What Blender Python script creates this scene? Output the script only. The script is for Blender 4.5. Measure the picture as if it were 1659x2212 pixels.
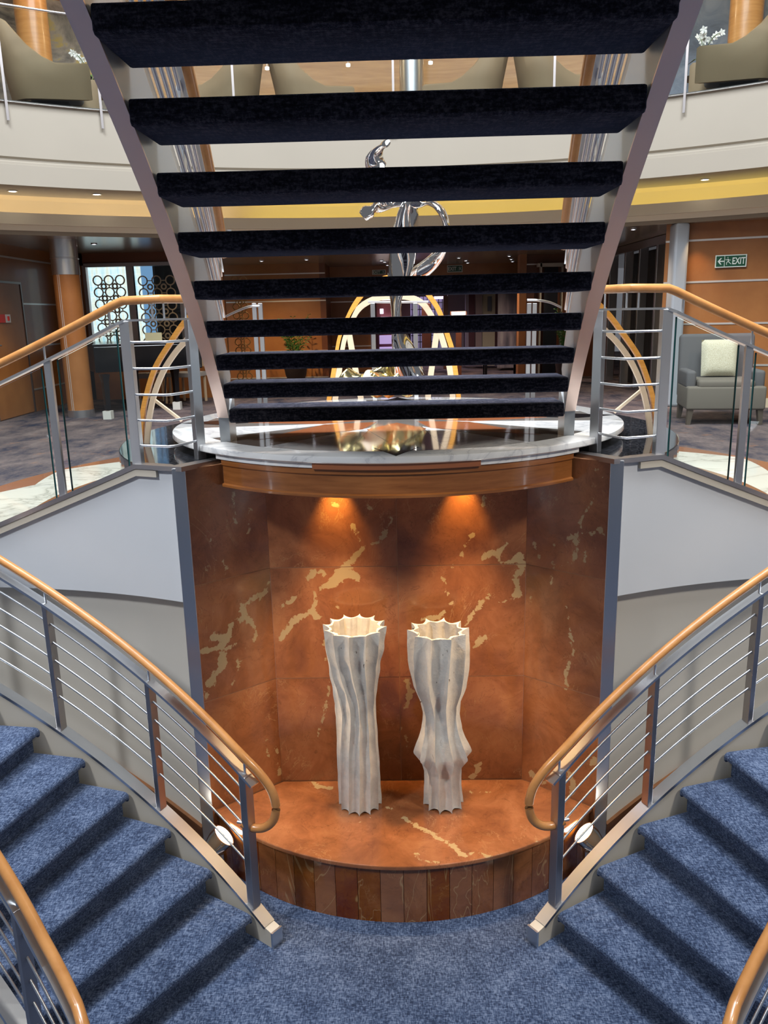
import bpy, bmesh, math, random
import numpy as np
from mathutils import Vector, Matrix, noise
random.seed(7)
for o in list(bpy.data.objects): bpy.data.objects.remove(o)
S = bpy.context.scene
COL = S.collection
PI = math.pi
# ---------------------------------------------------------------- camera, light, exposure
FPX = 1748.03
FW = Vector((-0.02316, 0.971062, -0.237702)); RT = Vector((0.999592, 0.018518, -0.021744)); UP = Vector((0.016713, 0.238109, 0.971095))
EYE = Vector((0.031214, 0, 0))
cam = bpy.data.cameras.new('camera'); camo = bpy.data.objects.new('camera', cam); COL.objects.link(camo)
cam.sensor_fit = 'VERTICAL'; cam.sensor_height = 24; cam.lens = FPX / 2212 * 24; cam.clip_end = 200; cam.clip_start = 0.02
camo.matrix_world = Matrix(((RT.x, UP.x, -FW.x, EYE.x), (RT.y, UP.y, -FW.y, EYE.y), (RT.z, UP.z, -FW.z, EYE.z), (0, 0, 0, 1)))
S.camera = camo
S.view_settings.view_transform = 'Standard'; S.view_settings.look = 'None'; S.view_settings.gamma = 1
S.view_settings.exposure = 0.0
w = bpy.data.worlds.new('world'); S.world = w; w.use_nodes = True
w.node_tree.nodes['Background'].inputs[0].default_value = (0.84, 0.87, 0.96, 1)
w.node_tree.nodes['Background'].inputs[1].default_value = 0.16
def area(name, loc, rot, size, power, color, sy=None):
    l = bpy.data.lights.new(name, 'AREA'); l.energy = power; l.color = color; l.size = size
    if sy: l.shape = 'RECTANGLE'; l.size_y = sy
    o = bpy.data.objects.new(name, l); COL.objects.link(o); o.location = loc; o.rotation_euler = rot; return o
def point(name, loc, power, color, r=0.05):
    l = bpy.data.lights.new(name, 'POINT'); l.energy = power; l.color = color; l.shadow_soft_size = r
    o = bpy.data.objects.new(name, l); COL.objects.link(o); o.location = loc; return o
def spot(name, loc, tgt, power, color, ang, blend=0.5, r=0.03):
    l = bpy.data.lights.new(name, 'SPOT'); l.energy = power; l.color = color; l.spot_size = math.radians(ang); l.spot_blend = blend; l.shadow_soft_size = r
    o = bpy.data.objects.new(name, l); COL.objects.link(o); o.location = loc
    o.rotation_euler = (Vector(tgt) - Vector(loc)).to_track_quat('-Z', 'Y').to_euler(); return o
area('atrium_skylight', (0, 3.7, 7.4), (0, 0, 0), 6.5, 1250, (0.90, 0.94, 1.0))
for sx in (-1, 1): area('flight_fill', (sx * 3.6, 3.9, 10.5), (0, 0, 0), 3.0, 1250, (0.86, 0.92, 1.0))  # unseen area lights added to brighten the treads of both flights
for sx in (-1, 1): spot('side_wall_fill', (sx * 5.2, 0.2, 4.6), (sx * 2.1, 4.8, -0.9), 1750 if sx < 0 else 1450, (0.88, 0.93, 1.0) if sx < 0 else (1.0, 0.96, 0.90), 60, 0.8, 0.5)  # unseen spots added to brighten the white stairwell band on each side

# ---------------------------------------------------------------- helpers
def ray(u, v): return FW + RT * ((u - 829.5) / FPX) - UP * ((v - 1106) / FPX)
def onz(u, v, z): d = ray(u, v); return EYE + d * (z / d.z)
def ony(u, v, y): d = ray(u, v); return EYE + d * (y / d.y)
def onx(u, v, x): d = ray(u, v); return EYE + d * ((x - EYE.x) / d.x)
def lerp(a, b, t): return a + (b - a) * t
def tag(o, label=None, cat=None, group=None, kind=None):
    if label: o['label'] = label
    if cat: o['category'] = cat
    if group: o['group'] = group
    if kind: o['kind'] = kind
    return o
def empty(name, loc, label, cat, group=None, rz=0):
    o = bpy.data.objects.new(name, None); COL.objects.link(o); o.location = loc; o.rotation_euler[2] = rz
    o.empty_display_size = 0.1
    return tag(o, label, cat, group)
class MB:
    def __init__(s): s.v = []; s.f = []; s.m = []; s.mi = 0
    def add(s, vs, fs, mi=None):
        n = len(s.v); s.v += [Vector(v) for v in vs]; s.f += [tuple(i + n for i in f) for f in fs]
        s.m += [s.mi if mi is None else mi] * len(fs); return s
    def box(s, c, d, rz=0, M=None, mi=None):
        x, y, z = d[0] / 2, d[1] / 2, d[2] / 2
        R = Matrix.Rotation(rz, 3, 'Z')
        vs = [Vector((a, b, e)) for e in (-z, z) for a, b in ((-x, -y), (x, -y), (x, y), (-x, y))]
        vs = [(M @ v if M else R @ v) + Vector(c) for v in vs]
        return s.add(vs, [(3, 2, 1, 0), (4, 5, 6, 7), (0, 1, 5, 4), (1, 2, 6, 5), (2, 3, 7, 6), (3, 0, 4, 7)], mi)
    def beam(s, a, b, w, h, up=(0, 0, 1), mi=None):
        a, b = Vector(a), Vector(b); t = (b - a).normalized(); u = Vector(up)
        n = t.cross(u).normalized(); u = n.cross(t)
        vs = [p + n * i * w / 2 + u * j * h / 2 for p in (a, b) for i, j in ((-1, -1), (1, -1), (1, 1), (-1, 1))]
        return s.add(vs, [(0, 1, 2, 3), (7, 6, 5, 4), (4, 5, 1, 0), (5, 6, 2, 1), (6, 7, 3, 2), (7, 4, 0, 3)], mi)
    def sweep(s, path, prof, up=(0, 0, 1), closed=False, caps=True, scale=None, mi=None):
        # prof: list of (side, up) offsets
        path = [Vector(p) for p in path]; n = len(path); k = len(prof); vs = []
        for i, p in enumerate(path):
            a = path[i - 1] if (i > 0 or closed) else p; b = path[(i + 1) % n] if (i < n - 1 or closed) else p
            t = (b - a).normalized(); u = up(i) if callable(up) else Vector(up)
            side = t.cross(u)
            if side.length < 1e-4: side = t.cross(Vector((0, 1, 0)))
            side.normalize(); uu = side.cross(t).normalized()
            if callable(up): pass
            sc = 1
            if 0 < i < n - 1 or closed:
                c = (p - a).normalized().dot((b - p).normalized()) if (p - a).length > 0 else 1
                sc = 1 / max(0.7, math.sqrt(max(0.01, (1 + c) / 2)))
            g = scale[i] if scale else 1
            vs += [p + side * q[0] * sc * g + uu * q[1] * g for q in prof]
        fs = []
        for i in range(n if closed else n - 1):
            j = (i + 1) % n
            for q in range(k): r = (q + 1) % k; fs.append((i * k + q, i * k + r, j * k + r, j * k + q))
        if caps and not closed: fs += [tuple(range(k))[::-1], tuple((n - 1) * k + q for q in range(k))]
        return s.add(vs, fs, mi)
    def tube(s, path, r, seg=12, closed=False, scale=None, mi=None):
        return s.sweep(path, [(r * math.cos(2 * PI * q / seg), r * math.sin(2 * PI * q / seg)) for q in range(seg)], closed=closed, scale=scale, mi=mi)
    def lathe(s, prof, c=(0, 0, 0), seg=32, a0=0, a1=2 * PI, mi=None, cap=False):
        full = abs(a1 - a0 - 2 * PI) < 1e-6; n = seg if full else seg + 1; k = len(prof); vs = []
        for i in range(n):
            a = a0 + (a1 - a0) * i / seg
            vs += [Vector((c[0] + r * math.cos(a), c[1] + r * math.sin(a), c[2] + z)) for r, z in prof]
        fs = []
        for i in range(seg):
            j = (i + 1) % n
            for q in range(k - 1): fs.append((i * k + q, j * k + q, j * k + q + 1, i * k + q + 1))
        if cap:
            fs.append(tuple(range(k))[::-1] if not full else None); fs = [f for f in fs if f]
            if not full: fs.append(tuple((n - 1) * k + q for q in range(k)))
        return s.add(vs, fs, mi)
    def prism(s, poly, z0, z1, mi=None):
        n = len(poly); vs = [(p[0], p[1], z0) for p in poly] + [(p[0], p[1], z1) for p in poly]
        fs = [tuple(range(n))[::-1], tuple(range(n, 2 * n))] + [(i, (i + 1) % n, n + (i + 1) % n, n + i) for i in range(n)]
        return s.add(vs, fs, mi)
    def build(s, name, mats, parent=None, smooth=False, bevel=0, bseg=2, merge=0, sub=0, recalc=True):
        me = bpy.data.meshes.new(name); me.from_pydata([tuple(v) for v in s.v], [], s.f)
        mats = mats if isinstance(mats, (list, tuple)) else [mats]
        for m in mats: me.materials.append(m)
        for p, mi in zip(me.polygons, s.m): p.material_index = min(mi, len(mats) - 1)
        bm = bmesh.new(); bm.from_mesh(me)
        if merge: bmesh.ops.remove_doubles(bm, verts=bm.verts, dist=merge)
        if recalc: bmesh.ops.recalc_face_normals(bm, faces=bm.faces)
        if bevel: bmesh.ops.bevel(bm, geom=[e for e in bm.edges if e.is_manifold and e.calc_face_angle(0) > 0.6], offset=bevel, segments=bseg, profile=0.5, affect='EDGES', clamp_overlap=True)
        bm.to_mesh(me); bm.free()
        o = bpy.data.objects.new(name, me); COL.objects.link(o)
        if parent:
            o.parent = parent
            mw = Matrix.Translation(parent.location) @ Matrix.Rotation(parent.rotation_euler[2], 4, 'Z') if parent.type == 'EMPTY' else WM.get(parent.name, Matrix())
            if parent.type == 'EMPTY' and parent.parent is None:
                o.matrix_parent_inverse = mw.inverted(); WM[o.name] = Matrix()
        if smooth:
            me.polygons.foreach_set('use_smooth', [True] * len(me.polygons)); me.set_sharp_from_angle(angle=math.radians(smooth if smooth is not True else 40))
        if sub:
            md = o.modifiers.new('sub', 'SUBSURF'); md.levels = sub; md.render_levels = sub
        return o
WM = {}
def mirror_tree(root, label, rename=None):
    """copy of a thing and its parts, mirrored in the plane x=0"""
    c = root.copy(); COL.objects.link(c)
    if root.type == 'MESH':
        c.data = root.data.copy(); _flip(c.data, 0)
        c.location.x *= -1
    else:
        c.location.x *= -1
    c['label'] = label
    def rec(a, b):
        for ch in [x for x in bpy.data.objects if x.parent == a and x.name not in done]:
            d = ch.copy(); d.data = ch.data.copy(); _flip(d.data, 0); COL.objects.link(d); d.parent = b
            if b.type == 'EMPTY':
                d.matrix_parent_inverse = Matrix.Translation(-Vector(b.location))
            done.add(d.name); rec(ch, d)
    done = {c.name}; rec(root, c); return c
def _flip(me, x0):
    for v in me.vertices: v.co.x = -v.co.x
    bm = bmesh.new(); bm.from_mesh(me); bmesh.ops.reverse_faces(bm, faces=bm.faces); bm.to_mesh(me); bm.free()

# ---------------------------------------------------------------- materials
def mat(name, col, rough=0.5, metal=0, emis=None, es=0, coat=0, trans=0, spec=None):
    m = bpy.data.materials.new(name); m.use_nodes = True; b = m.node_tree.nodes['Principled BSDF']
    b.inputs['Base Color'].default_value = (*col, 1); b.inputs['Roughness'].default_value = rough; b.inputs['Metallic'].default_value = metal
    if emis: b.inputs['Emission Color'].default_value = (*emis, 1); b.inputs['Emission Strength'].default_value = es
    if coat: b.inputs['Coat Weight'].default_value = coat; b.inputs['Coat Roughness'].default_value = 0.06
    if trans: b.inputs['Transmission Weight'].default_value = trans
    if spec is not None: b.inputs['Specular IOR Level'].default_value = spec
    return m
def nt(m): return m.node_tree.nodes, m.node_tree.links, m.node_tree.nodes['Principled BSDF']
def ramp(N, stops, mode='LINEAR'):
    r = N.new('ShaderNodeValToRGB'); e = r.color_ramp.elements; r.color_ramp.interpolation = mode
    while len(e) < len(stops): e.new(0.5)
    for i, (p, c) in enumerate(stops): e[i].position = p; e[i].color = (*c, 1) if len(c) == 3 else c
    return r
def tex(N, L, scale, detail=4, rough=0.5, vec=None, dist=0, mapscale=None, loc=None, rot=None):
    t = N.new('ShaderNodeTexNoise'); t.inputs['Scale'].default_value = scale; t.inputs['Detail'].default_value = detail
    t.inputs['Roughness'].default_value = rough; t.inputs['Distortion'].default_value = dist
    src = vec
    if src is None: src = N.new('ShaderNodeTexCoord').outputs['Object']
    if mapscale or loc or rot:
        mp = N.new('ShaderNodeMapping'); L.new(src, mp.inputs[0])
        if mapscale: mp.inputs['Scale'].default_value = mapscale
        if loc: mp.inputs['Location'].default_value = loc
        if rot: mp.inputs['Rotation'].default_value = rot
        src = mp.outputs[0]
    L.new(src, t.inputs['Vector']); return t
def mix(N, L, a, b, fac):
    x = N.new('ShaderNodeMix'); x.data_type = 'RGBA'
    for s, v in ((6, a), (7, b)):
        if hasattr(v, 'is_output'): L.new(v, x.inputs[s])
        else: x.inputs[s].default_value = (*v, 1)
    if hasattr(fac, 'is_output'): L.new(fac, x.inputs[0])
    else: x.inputs[0].default_value = fac
    return x.outputs[2]
def mth(N, L, op, a, b=None):
    x = N.new('ShaderNodeMath'); x.operation = op
    for s, v in ((0, a), (1, b)):
        if v is None: continue
        if hasattr(v, 'is_output'): L.new(v, x.inputs[s])
        else: x.inputs[s].default_value = v
    return x.outputs[0]
def bump(N, L, b, h, st=0.3, d=0.01):
    x = N.new('ShaderNodeBump'); x.inputs['Strength'].default_value = st; x.inputs['Distance'].default_value = d
    L.new(h, x.inputs['Height']); L.new(x.outputs[0], b.inputs['Normal'])

def carpet_mat(name, c0, c1, c2, sc=60):
    m = mat(name, c1, 0.95); N, L, b = nt(m)
    a = tex(N, L, sc, 3, 0.6, mapscale=(1, 0.28, 1)); c = tex(N, L, sc, 3, 0.6, mapscale=(0.28, 1, 1)); g = tex(N, L, 7, 3)
    s = mth(N, L, 'ADD', a.outputs[0], c.outputs[0]); s = mth(N, L, 'MULTIPLY', s, 0.42); s = mth(N, L, 'ADD', s, mth(N, L, 'MULTIPLY', g.outputs[0], 0.16))
    r = ramp(N, [(0.42, c0), (0.5, c1), (0.60, c2)]); L.new(s, r.inputs[0]); L.new(r.outputs[0], b.inputs['Base Color'])
    b.inputs['Specular IOR Level'].default_value = 0.1
    b.inputs['Sheen Weight'].default_value = 0.25; b.inputs['Sheen Roughness'].default_value = 0.4; b.inputs['Sheen Tint'].default_value = (0.5, 0.6, 0.9, 1)
    f = tex(N, L, 260, 2); h = mth(N, L, 'ADD', f.outputs[0], s); bump(N, L, b, h, 0.6, 0.006)
    return m
M_CARPET = carpet_mat('blue_carpet', (0.020, 0.030, 0.060), (0.052, 0.076, 0.136), (0.135, 0.172, 0.255), 140)
M_CARPET_SHADE = carpet_mat('blue_carpet_shaded', (0.008, 0.008, 0.013), (0.022, 0.021, 0.030), (0.070, 0.064, 0.078), 90)  # blue carpet darkened for the open treads, their shade put into colour

def red_marble(name, tiles=False, dark=1.0, seed=0, gl=0.16):
    m = mat(name, (0.3, 0.1, 0.03), gl, coat=0.25); N, L, b = nt(m)
    tc = N.new('ShaderNodeTexCoord').outputs['Object']
    at = N.new('ShaderNodeAttribute'); at.attribute_name = 'panel'
    off = N.new('ShaderNodeVectorMath'); off.operation = 'SCALE'; L.new(at.outputs['Vector'], off.inputs[0]); off.inputs['Scale'].default_value = 23.0 if tiles else 3.0
    ad = N.new('ShaderNodeVectorMath'); ad.operation = 'ADD'; L.new(tc, ad.inputs[0]); L.new(off.outputs[0], ad.inputs[1])
    vec = ad.outputs[0]
    base = tex(N, L, 3.2, 9, 0.66, vec, 0.5, loc=(seed, 0, 0)); r1 = ramp(N, [(0.3, (0.175 * dark, 0.060 * dark, 0.024 * dark)), (0.5, (0.27 * dark, 0.098 * dark, 0.037 * dark)), (0.72, (0.38 * dark, 0.155 * dark, 0.064 * dark))]); L.new(base.outputs[0], r1.inputs[0])
    va = N.new('ShaderNodeAttribute'); va.attribute_name = 'vein'
    wob = tex(N, L, 22, 5, 0.65, vec, 0.6); v = mth(N, L, 'ADD', va.outputs['Fac'], mth(N, L, 'MULTIPLY', mth(N, L, 'SUBTRACT', wob.outputs[0], 0.5), 0.085))
    r2 = ramp(N, [(0.0, (0, 0, 0)), (0.0016, (1, 1, 1))]); L.new(v, r2.inputs[0])
    N2 = tex(N, L, 2.3, 8, 0.66, vec, 1.8, loc=(5 + seed, 0, 2), rot=(0, 0.5, 0), mapscale=(1.25, 1, .7)); d = mth(N, L, 'ABSOLUTE', mth(N, L, 'SUBTRACT', N2.outputs[0], 0.5))
    N4 = tex(N, L, 3.1, 3, 0.5, vec, loc=(9, seed, 0)); ve = ramp(N, [(0.0, (1, 1, 1)), (0.0065, (0, 0, 0))]); L.new(d, ve.inputs[0])
    gate = ramp(N, [(0.53, (0, 0, 0)), (0.62, (1, 1, 1))]); L.new(N4.outputs[0], gate.inputs[0])
    thin = mth(N, L, 'MULTIPLY', ve.outputs[0], gate.outputs[0])
    N5 = tex(N, L, 4.3, 6, 0.6, vec, 1.2, loc=(1, 7, seed)); d5 = mth(N, L, 'ABSOLUTE', mth(N, L, 'SUBTRACT', N5.outputs[0], 0.5)); v5 = ramp(N, [(0.0, (1, 1, 1)), (0.006, (0, 0, 0))]); L.new(d5, v5.inputs[0])
    c = mix(N, L, r1.outputs[0], (0.085 * dark, 0.028, 0.012), mth(N, L, 'MULTIPLY', v5.outputs[0], 0.45))
    c = mix(N, L, c, (0.46, 0.27, 0.12), mth(N, L, 'MULTIPLY', thin, 0.65))
    c = mix(N, L, c, (0.43, 0.31, 0.155), mth(N, L, 'MULTIPLY', r2.outputs[0], 0.88))
    if tiles:
        t3 = tex(N, L, 1.6, 3, 0.6, vec, 2.5, mapscale=(1, 1, .35), rot=(0, .6, 0)); d3 = mth(N, L, 'ABSOLUTE', mth(N, L, 'SUBTRACT', t3.outputs[0], 0.52)); q3 = ramp(N, [(0, (1, 1, 1)), (0.008, (0, 0, 0))]); L.new(d3, q3.inputs[0])
        sep = N.new('ShaderNodeSeparateXYZ'); L.new(at.outputs['Vector'], sep.inputs[0])
        c = mix(N, L, c, (0.42, 0.27, 0.13), mth(N, L, 'MULTIPLY', q3.outputs[0], 0.7)); br = N.new('ShaderNodeBrightContrast'); L.new(c, br.inputs[0]); L.new(mth(N, L, 'MULTIPLY', mth(N, L, 'SUBTRACT', sep.outputs[0], 0.6), 0.07), br.inputs[1]); c = br.outputs[0]
    L.new(c, b.inputs['Base Color'])
    return m
M_RED = red_marble('red_marble'); M_REDT = red_marble('red_marble_tiles', tiles=True, dark=0.85, seed=2); M_REDTOP = red_marble('red_marble_top', seed=4.3)
M_GROUT = mat('joint', (0.42, 0.2, 0.1), 0.6)
def steel_mat(name, col, rough, an=0.4): return mat(name, col, rough, 1)
M_STEEL = steel_mat('brushed_steel', (0.66, 0.68, 0.70), 0.33)
M_STEELD = steel_mat('darker_steel', (0.42, 0.39, 0.38), 0.38)
M_STRING = steel_mat('stringer_steel', (0.84, 0.66, 0.58), 0.42)
M_PLATE = mat('pale_steel_plate', (0.42, 0.44, 0.45), 0.35, 0.55)
M_CHROME = mat('polished_steel', (0.85, 0.84, 0.82), 0.05, 1)
def wood_mat(name, c0, c1, sc=6, rough=0.3, ms=(1, 1, 12), coat=0.2, spread=1.0):
    m = mat(name, c1, rough, coat=coat); N, L, b = nt(m); t = tex(N, L, sc, 6, 0.6, mapscale=ms)
    r = ramp(N, [(0.5 - .22 * spread, c0), (0.5 + .22 * spread, c1)]); L.new(t.outputs[0], r.inputs[0]); L.new(r.outputs[0], b.inputs['Base Color']); return m
M_OAK = wood_mat('handrail_oak', (0.40, 0.165, 0.045), (0.56, 0.26, 0.085), 8, 0.28, (1, 1, 1))
M_FASCIA = wood_mat('fascia_wood', (0.20, 0.062, 0.014), (0.36, 0.13, 0.035), 3, 0.22, (1, 1, 10), 0.5)
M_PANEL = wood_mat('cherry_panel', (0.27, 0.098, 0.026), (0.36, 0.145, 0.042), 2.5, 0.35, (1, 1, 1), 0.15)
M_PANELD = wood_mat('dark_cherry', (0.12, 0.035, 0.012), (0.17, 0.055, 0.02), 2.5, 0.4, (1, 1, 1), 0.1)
M_SKIRT = wood_mat('skirting_wood', (0.13, 0.048, 0.015), (0.20, 0.08, 0.026), 5, 0.4, (1, 1, 6))
def plaster(name, c):
    m = mat(name, c, 0.55); N, L, b = nt(m); t = tex(N, L, 1.3, 3); r = ramp(N, [(0.3, tuple(x * 0.95 for x in c)), (0.7, c)]); L.new(t.outputs[0], r.inputs[0]); L.new(r.outputs[0], b.inputs['Base Color']); return m
M_WHITE = plaster('white_paint', (0.60, 0.61, 0.62)); M_CREAM = plaster('cream_paint', (0.56, 0.52, 0.45)); M_IVORY = plaster('ivory_paint', (0.52, 0.465, 0.375))
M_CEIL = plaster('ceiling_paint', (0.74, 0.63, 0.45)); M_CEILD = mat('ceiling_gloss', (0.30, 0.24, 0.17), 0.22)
def glass():
    m = bpy.data.materials.new('clear_glass'); m.use_nodes = True; N = m.node_tree.nodes; L = m.node_tree.links; N.clear()
    o = N.new('ShaderNodeOutputMaterial'); t = N.new('ShaderNodeBsdfTransparent'); t.inputs[0].default_value = (0.93, 0.97, 0.96, 1)
    g = N.new('ShaderNodeBsdfGlossy'); g.inputs['Roughness'].default_value = 0.02; f = N.new('ShaderNodeFresnel'); f.inputs[0].default_value = 1.42
    x = N.new('ShaderNodeMixShader'); L.new(f.outputs[0], x.inputs[0]); L.new(t.outputs[0], x.inputs[1]); L.new(g.outputs[0], x.inputs[2]); L.new(x.outputs[0], o.inputs[0]); return m
M_GLASS = glass(); M_GEDGE = mat('glass_edge', (0.02, 0.09, 0.09), 0.1)
def white_marble():
    m = mat('white_marble', (0.75, 0.74, 0.70), 0.08, coat=0.4); N, L, b = nt(m)
    n = tex(N, L, 1.8, 7, 0.6, dist=1.4); d = mth(N, L, 'ABSOLUTE', mth(N, L, 'SUBTRACT', n.outputs[0], 0.5)); r = ramp(N, [(0.0, (0.55, 0.55, 0.55)), (0.015, (0.70, 0.69, 0.67)), (0.06, (0.78, 0.77, 0.74))]); L.new(d, r.inputs[0])
    L.new(r.outputs[0], b.inputs['Base Color']); return m
M_WM = white_marble()
M_RUST = mat('rust_marble', (0.33, 0.11, 0.045), 0.1, coat=0.4); M_BLACKST = mat('black_granite', (0.012, 0.012, 0.014), 0.06, coat=0.5)
M_GREYST = mat('grey_marble', (0.16, 0.145, 0.13), 0.08, coat=0.4)
def granite():
    m = mat('dark_granite', (0.03, 0.032, 0.035), 0.07, coat=0.5); N, L, b = nt(m); t = tex(N, L, 90, 3); r = ramp(N, [(0.5, (0.012, 0.013, 0.016)), (0.7, (0.09, 0.09, 0.10))]); L.new(t.outputs[0], r.inputs[0]); L.new(r.outputs[0], b.inputs['Base Color']); return m
M_GRAN = granite()
def floral_carpet():
    m = mat('patterned_carpet', (0.16, 0.13, 0.13), 0.95); N, L, b = nt(m)
    a = tex(N, L, 2.6, 8, 0.74, mapscale=(1.1, 0.6, 1)); r = ramp(N, [(0.35, (0.022, 0.025, 0.042)), (0.46, (0.085, 0.066, 0.068)), (0.58, (0.14, 0.105, 0.098)), (0.72, (0.22, 0.17, 0.155))]); L.new(a.outputs[0], r.inputs[0])
    c = tex(N, L, 5, 5, 0.7, loc=(4, 2, 0)); g = ramp(N, [(0.6, (0, 0, 0)), (0.66, (1, 1, 1))]); L.new(c.outputs[0], g.inputs[0])
    L.new(mix(N, L, r.outputs[0], (0.26, 0.12, 0.06), mth(N, L, 'MULTIPLY', g.outputs[0], 0.35)), b.inputs['Base Color']); b.inputs['Specular IOR Level'].default_value = 0.1; return m
M_FLORAL = floral_carpet()
M_BLACK = mat('black_lacquer', (0.005, 0.005, 0.006), 0.10, coat=0.0, spec=0.35); M_DARK = mat('dark_void', (0.004, 0.004, 0.005), 0.5)
M_LAMP = mat('lamp_glow', (1, 0.9, 0.75), 0.4, emis=(1, 0.93, 0.80), es=14)
M_LAMPC = mat('cool_lamp_glow', (1, 1, 1), 0.4, emis=(0.95, 0.93, 1.0), es=12)
M_CREAMF = mat('cream_metal', (0.66, 0.51, 0.35), 0.4)
def plaster_vase():
    m = mat('vase_plaster', (0.62, 0.58, 0.50), 0.8); N, L, b = nt(m)
    a = tex(N, L, 9, 5, 0.6); r = ramp(N, [(0.3, (0.50, 0.47, 0.42)), (0.65, (0.66, 0.62, 0.55))]); L.new(a.outputs[0], r.inputs[0])
    v = tex(N, L, 26, 2, 0.5, mapscale=(1, 1, 0.6), loc=(3, 1, 0)); g = ramp(N, [(0.705, (0, 0, 0)), (0.72, (1, 1, 1))]); L.new(v.outputs[0], g.inputs[0])
    z = N.new('ShaderNodeTexCoord'); sp = tex(N, L, 3, 1, loc=(8, 8, 8)); gg = ramp(N, [(0.5, (0, 0, 0)), (0.6, (1, 1, 1))]); L.new(sp.outputs[0], gg.inputs[0])
    L.new(mix(N, L, r.outputs[0], (0.09, 0.06, 0.04), mth(N, L, 'MULTIPLY', g.outputs[0], gg.outputs[0])), b.inputs['Base Color'])
    bump(N, L, b, tex(N, L, 60, 4, 0.7).outputs[0], 0.35, 0.01); return m
M_VASE = plaster_vase()

# ---------------------------------------------------------------- key dimensions (metres, eye level = 0)
ZF = -3.47; ZP = -3.08; ZC = -0.83; ZD = -0.741; ZM = -1.30; ZB = 2.40
CX, CY = 2.9, 0.99            # centre of each curved flight is (-CX, CY) / (CX, CY)
def cyl(th, r, z, s=-1):      # point on the left flight (s=-1) at th degrees
    a = math.radians(th); return Vector((s * (CX - r * math.cos(a)), CY + r * math.sin(a), z))
PC = (0.0, 5.84)              # centre of the marble disc

# ================================================================ STRUCTURE
def struct(mb, name, m, **k): o = mb.build(name, m, **k); o['kind'] = 'structure'; return o
def attr_panel(o, fn):
    me = o.data; a = me.attributes.new('panel', 'FLOAT_VECTOR', 'FACE')
    for p in me.polygons: a.data[p.index].vector = fn(p)
b = MB(); b.prism([(-9, -6), (9, -6), (9, 6.2), (-9, 6.2)], ZF - 0.2, ZF); struct(b, 'floor_lower', M_CARPET)

# main deck slab, carpet on top
def arc_pts(s, r, a0, a1, n): return [cyl(lerp(a0, a1, i / n), r, 0, s) for i in range(n + 1)]
L_ = arc_pts(-1, 4.06, 66, 150, 30); R_ = arc_pts(1, 4.06, 150, 66, 30)
poly = [(-1.05, 4.95), (-1.25, 4.72)] + [(p.x, p.y) for p in L_] + [(-14, 3), (-14, 26), (14, 26), (14, 3)] + [(p.x, p.y) for p in R_] + [(1.25, 4.72), (1.05, 4.95)]
b = MB(); b.prism(poly, ZM - 0.3, ZM)
struct(b, 'floor_main', M_FLORAL)
# inlaid marble ring round the platform
def ring_mat():
    m = mat('ring_marble', (0.7, 0.66, 0.6), 0.12, coat=0.3); N, L, b = nt(m)
    tc = N.new('ShaderNodeTexCoord').outputs['Object']; sx = N.new('ShaderNodeSeparateXYZ'); L.new(tc, sx.inputs[0])
    y = mth(N, L, 'SUBTRACT', sx.outputs[1], PC[1]); r = mth(N, L, 'SQRT', mth(N, L, 'ADD', mth(N, L, 'MULTIPLY', sx.outputs[0], sx.outputs[0]), mth(N, L, 'MULTIPLY', y, y)))
    a = mth(N, L, 'ARCTAN2', y, sx.outputs[0]); t = mth(N, L, 'PINGPONG', mth(N, L, 'MULTIPLY', a, 16 / PI), 1.0)
    edge = mth(N, L, 'SUBTRACT', 3.27, mth(N, L, 'MULTIPLY', t, 0.24)); tri = mth(N, L, 'GREATER_THAN', r, edge)
    n = tex(N, L, 1.5, 7, 0.6, tc, 1.2); d = mth(N, L, 'ABSOLUTE', mth(N, L, 'SUBTRACT', n.outputs[0], 0.5)); v = ramp(N, [(0.0, (0.40, 0.37, 0.30)), (0.015, (0.60, 0.55, 0.46)), (0.06, (0.68, 0.63, 0.53))]); L.new(d, v.inputs[0])
    c = mix(N, L, v.outputs[0], (0.30, 0.12, 0.06), tri)
    inner = mth(N, L, 'LESS_THAN', r, 2.62); c = mix(N, L, c, (0.24, 0.10, 0.045), inner); L.new(c, b.inputs['Base Color']); return m
b = MB(); b.lathe([(1.9, 0.0), (1.9, 0.004), (3.3, 0.004), (3.3, 0.0)], (PC[0], PC[1], ZM), 96, -0.10 * PI, 1.10 * PI)
struct(b, 'floor_marble_ring', ring_mat())

# dark granite platform the disc stands on
A_ = Vector((1.536, 4.675)); C_ = Vector((1.262, 4.56)); E_ = Vector((1.07, 4.80))
a0 = math.atan2(A_.y - PC[1], A_.x); rA = math.hypot(A_.x, A_.y - PC[1])
pf = [(rA * math.cos(lerp(a0, PI - a0, i / 60)), PC[1] + rA * math.sin(lerp(a0, PI - a0, i / 60))) for i in range(61)]
poly = pf + [(-C_.x, C_.y + .012), (-E_.x, E_.y), (-0.84, 4.99), (0.84, 4.99), (E_.x, E_.y), (C_.x, C_.y + .012)]
b = MB(); b.prism(poly, ZM - 0.1, ZC); struct(b, 'floor_platform', M_GRAN, bevel=0.006)

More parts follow.
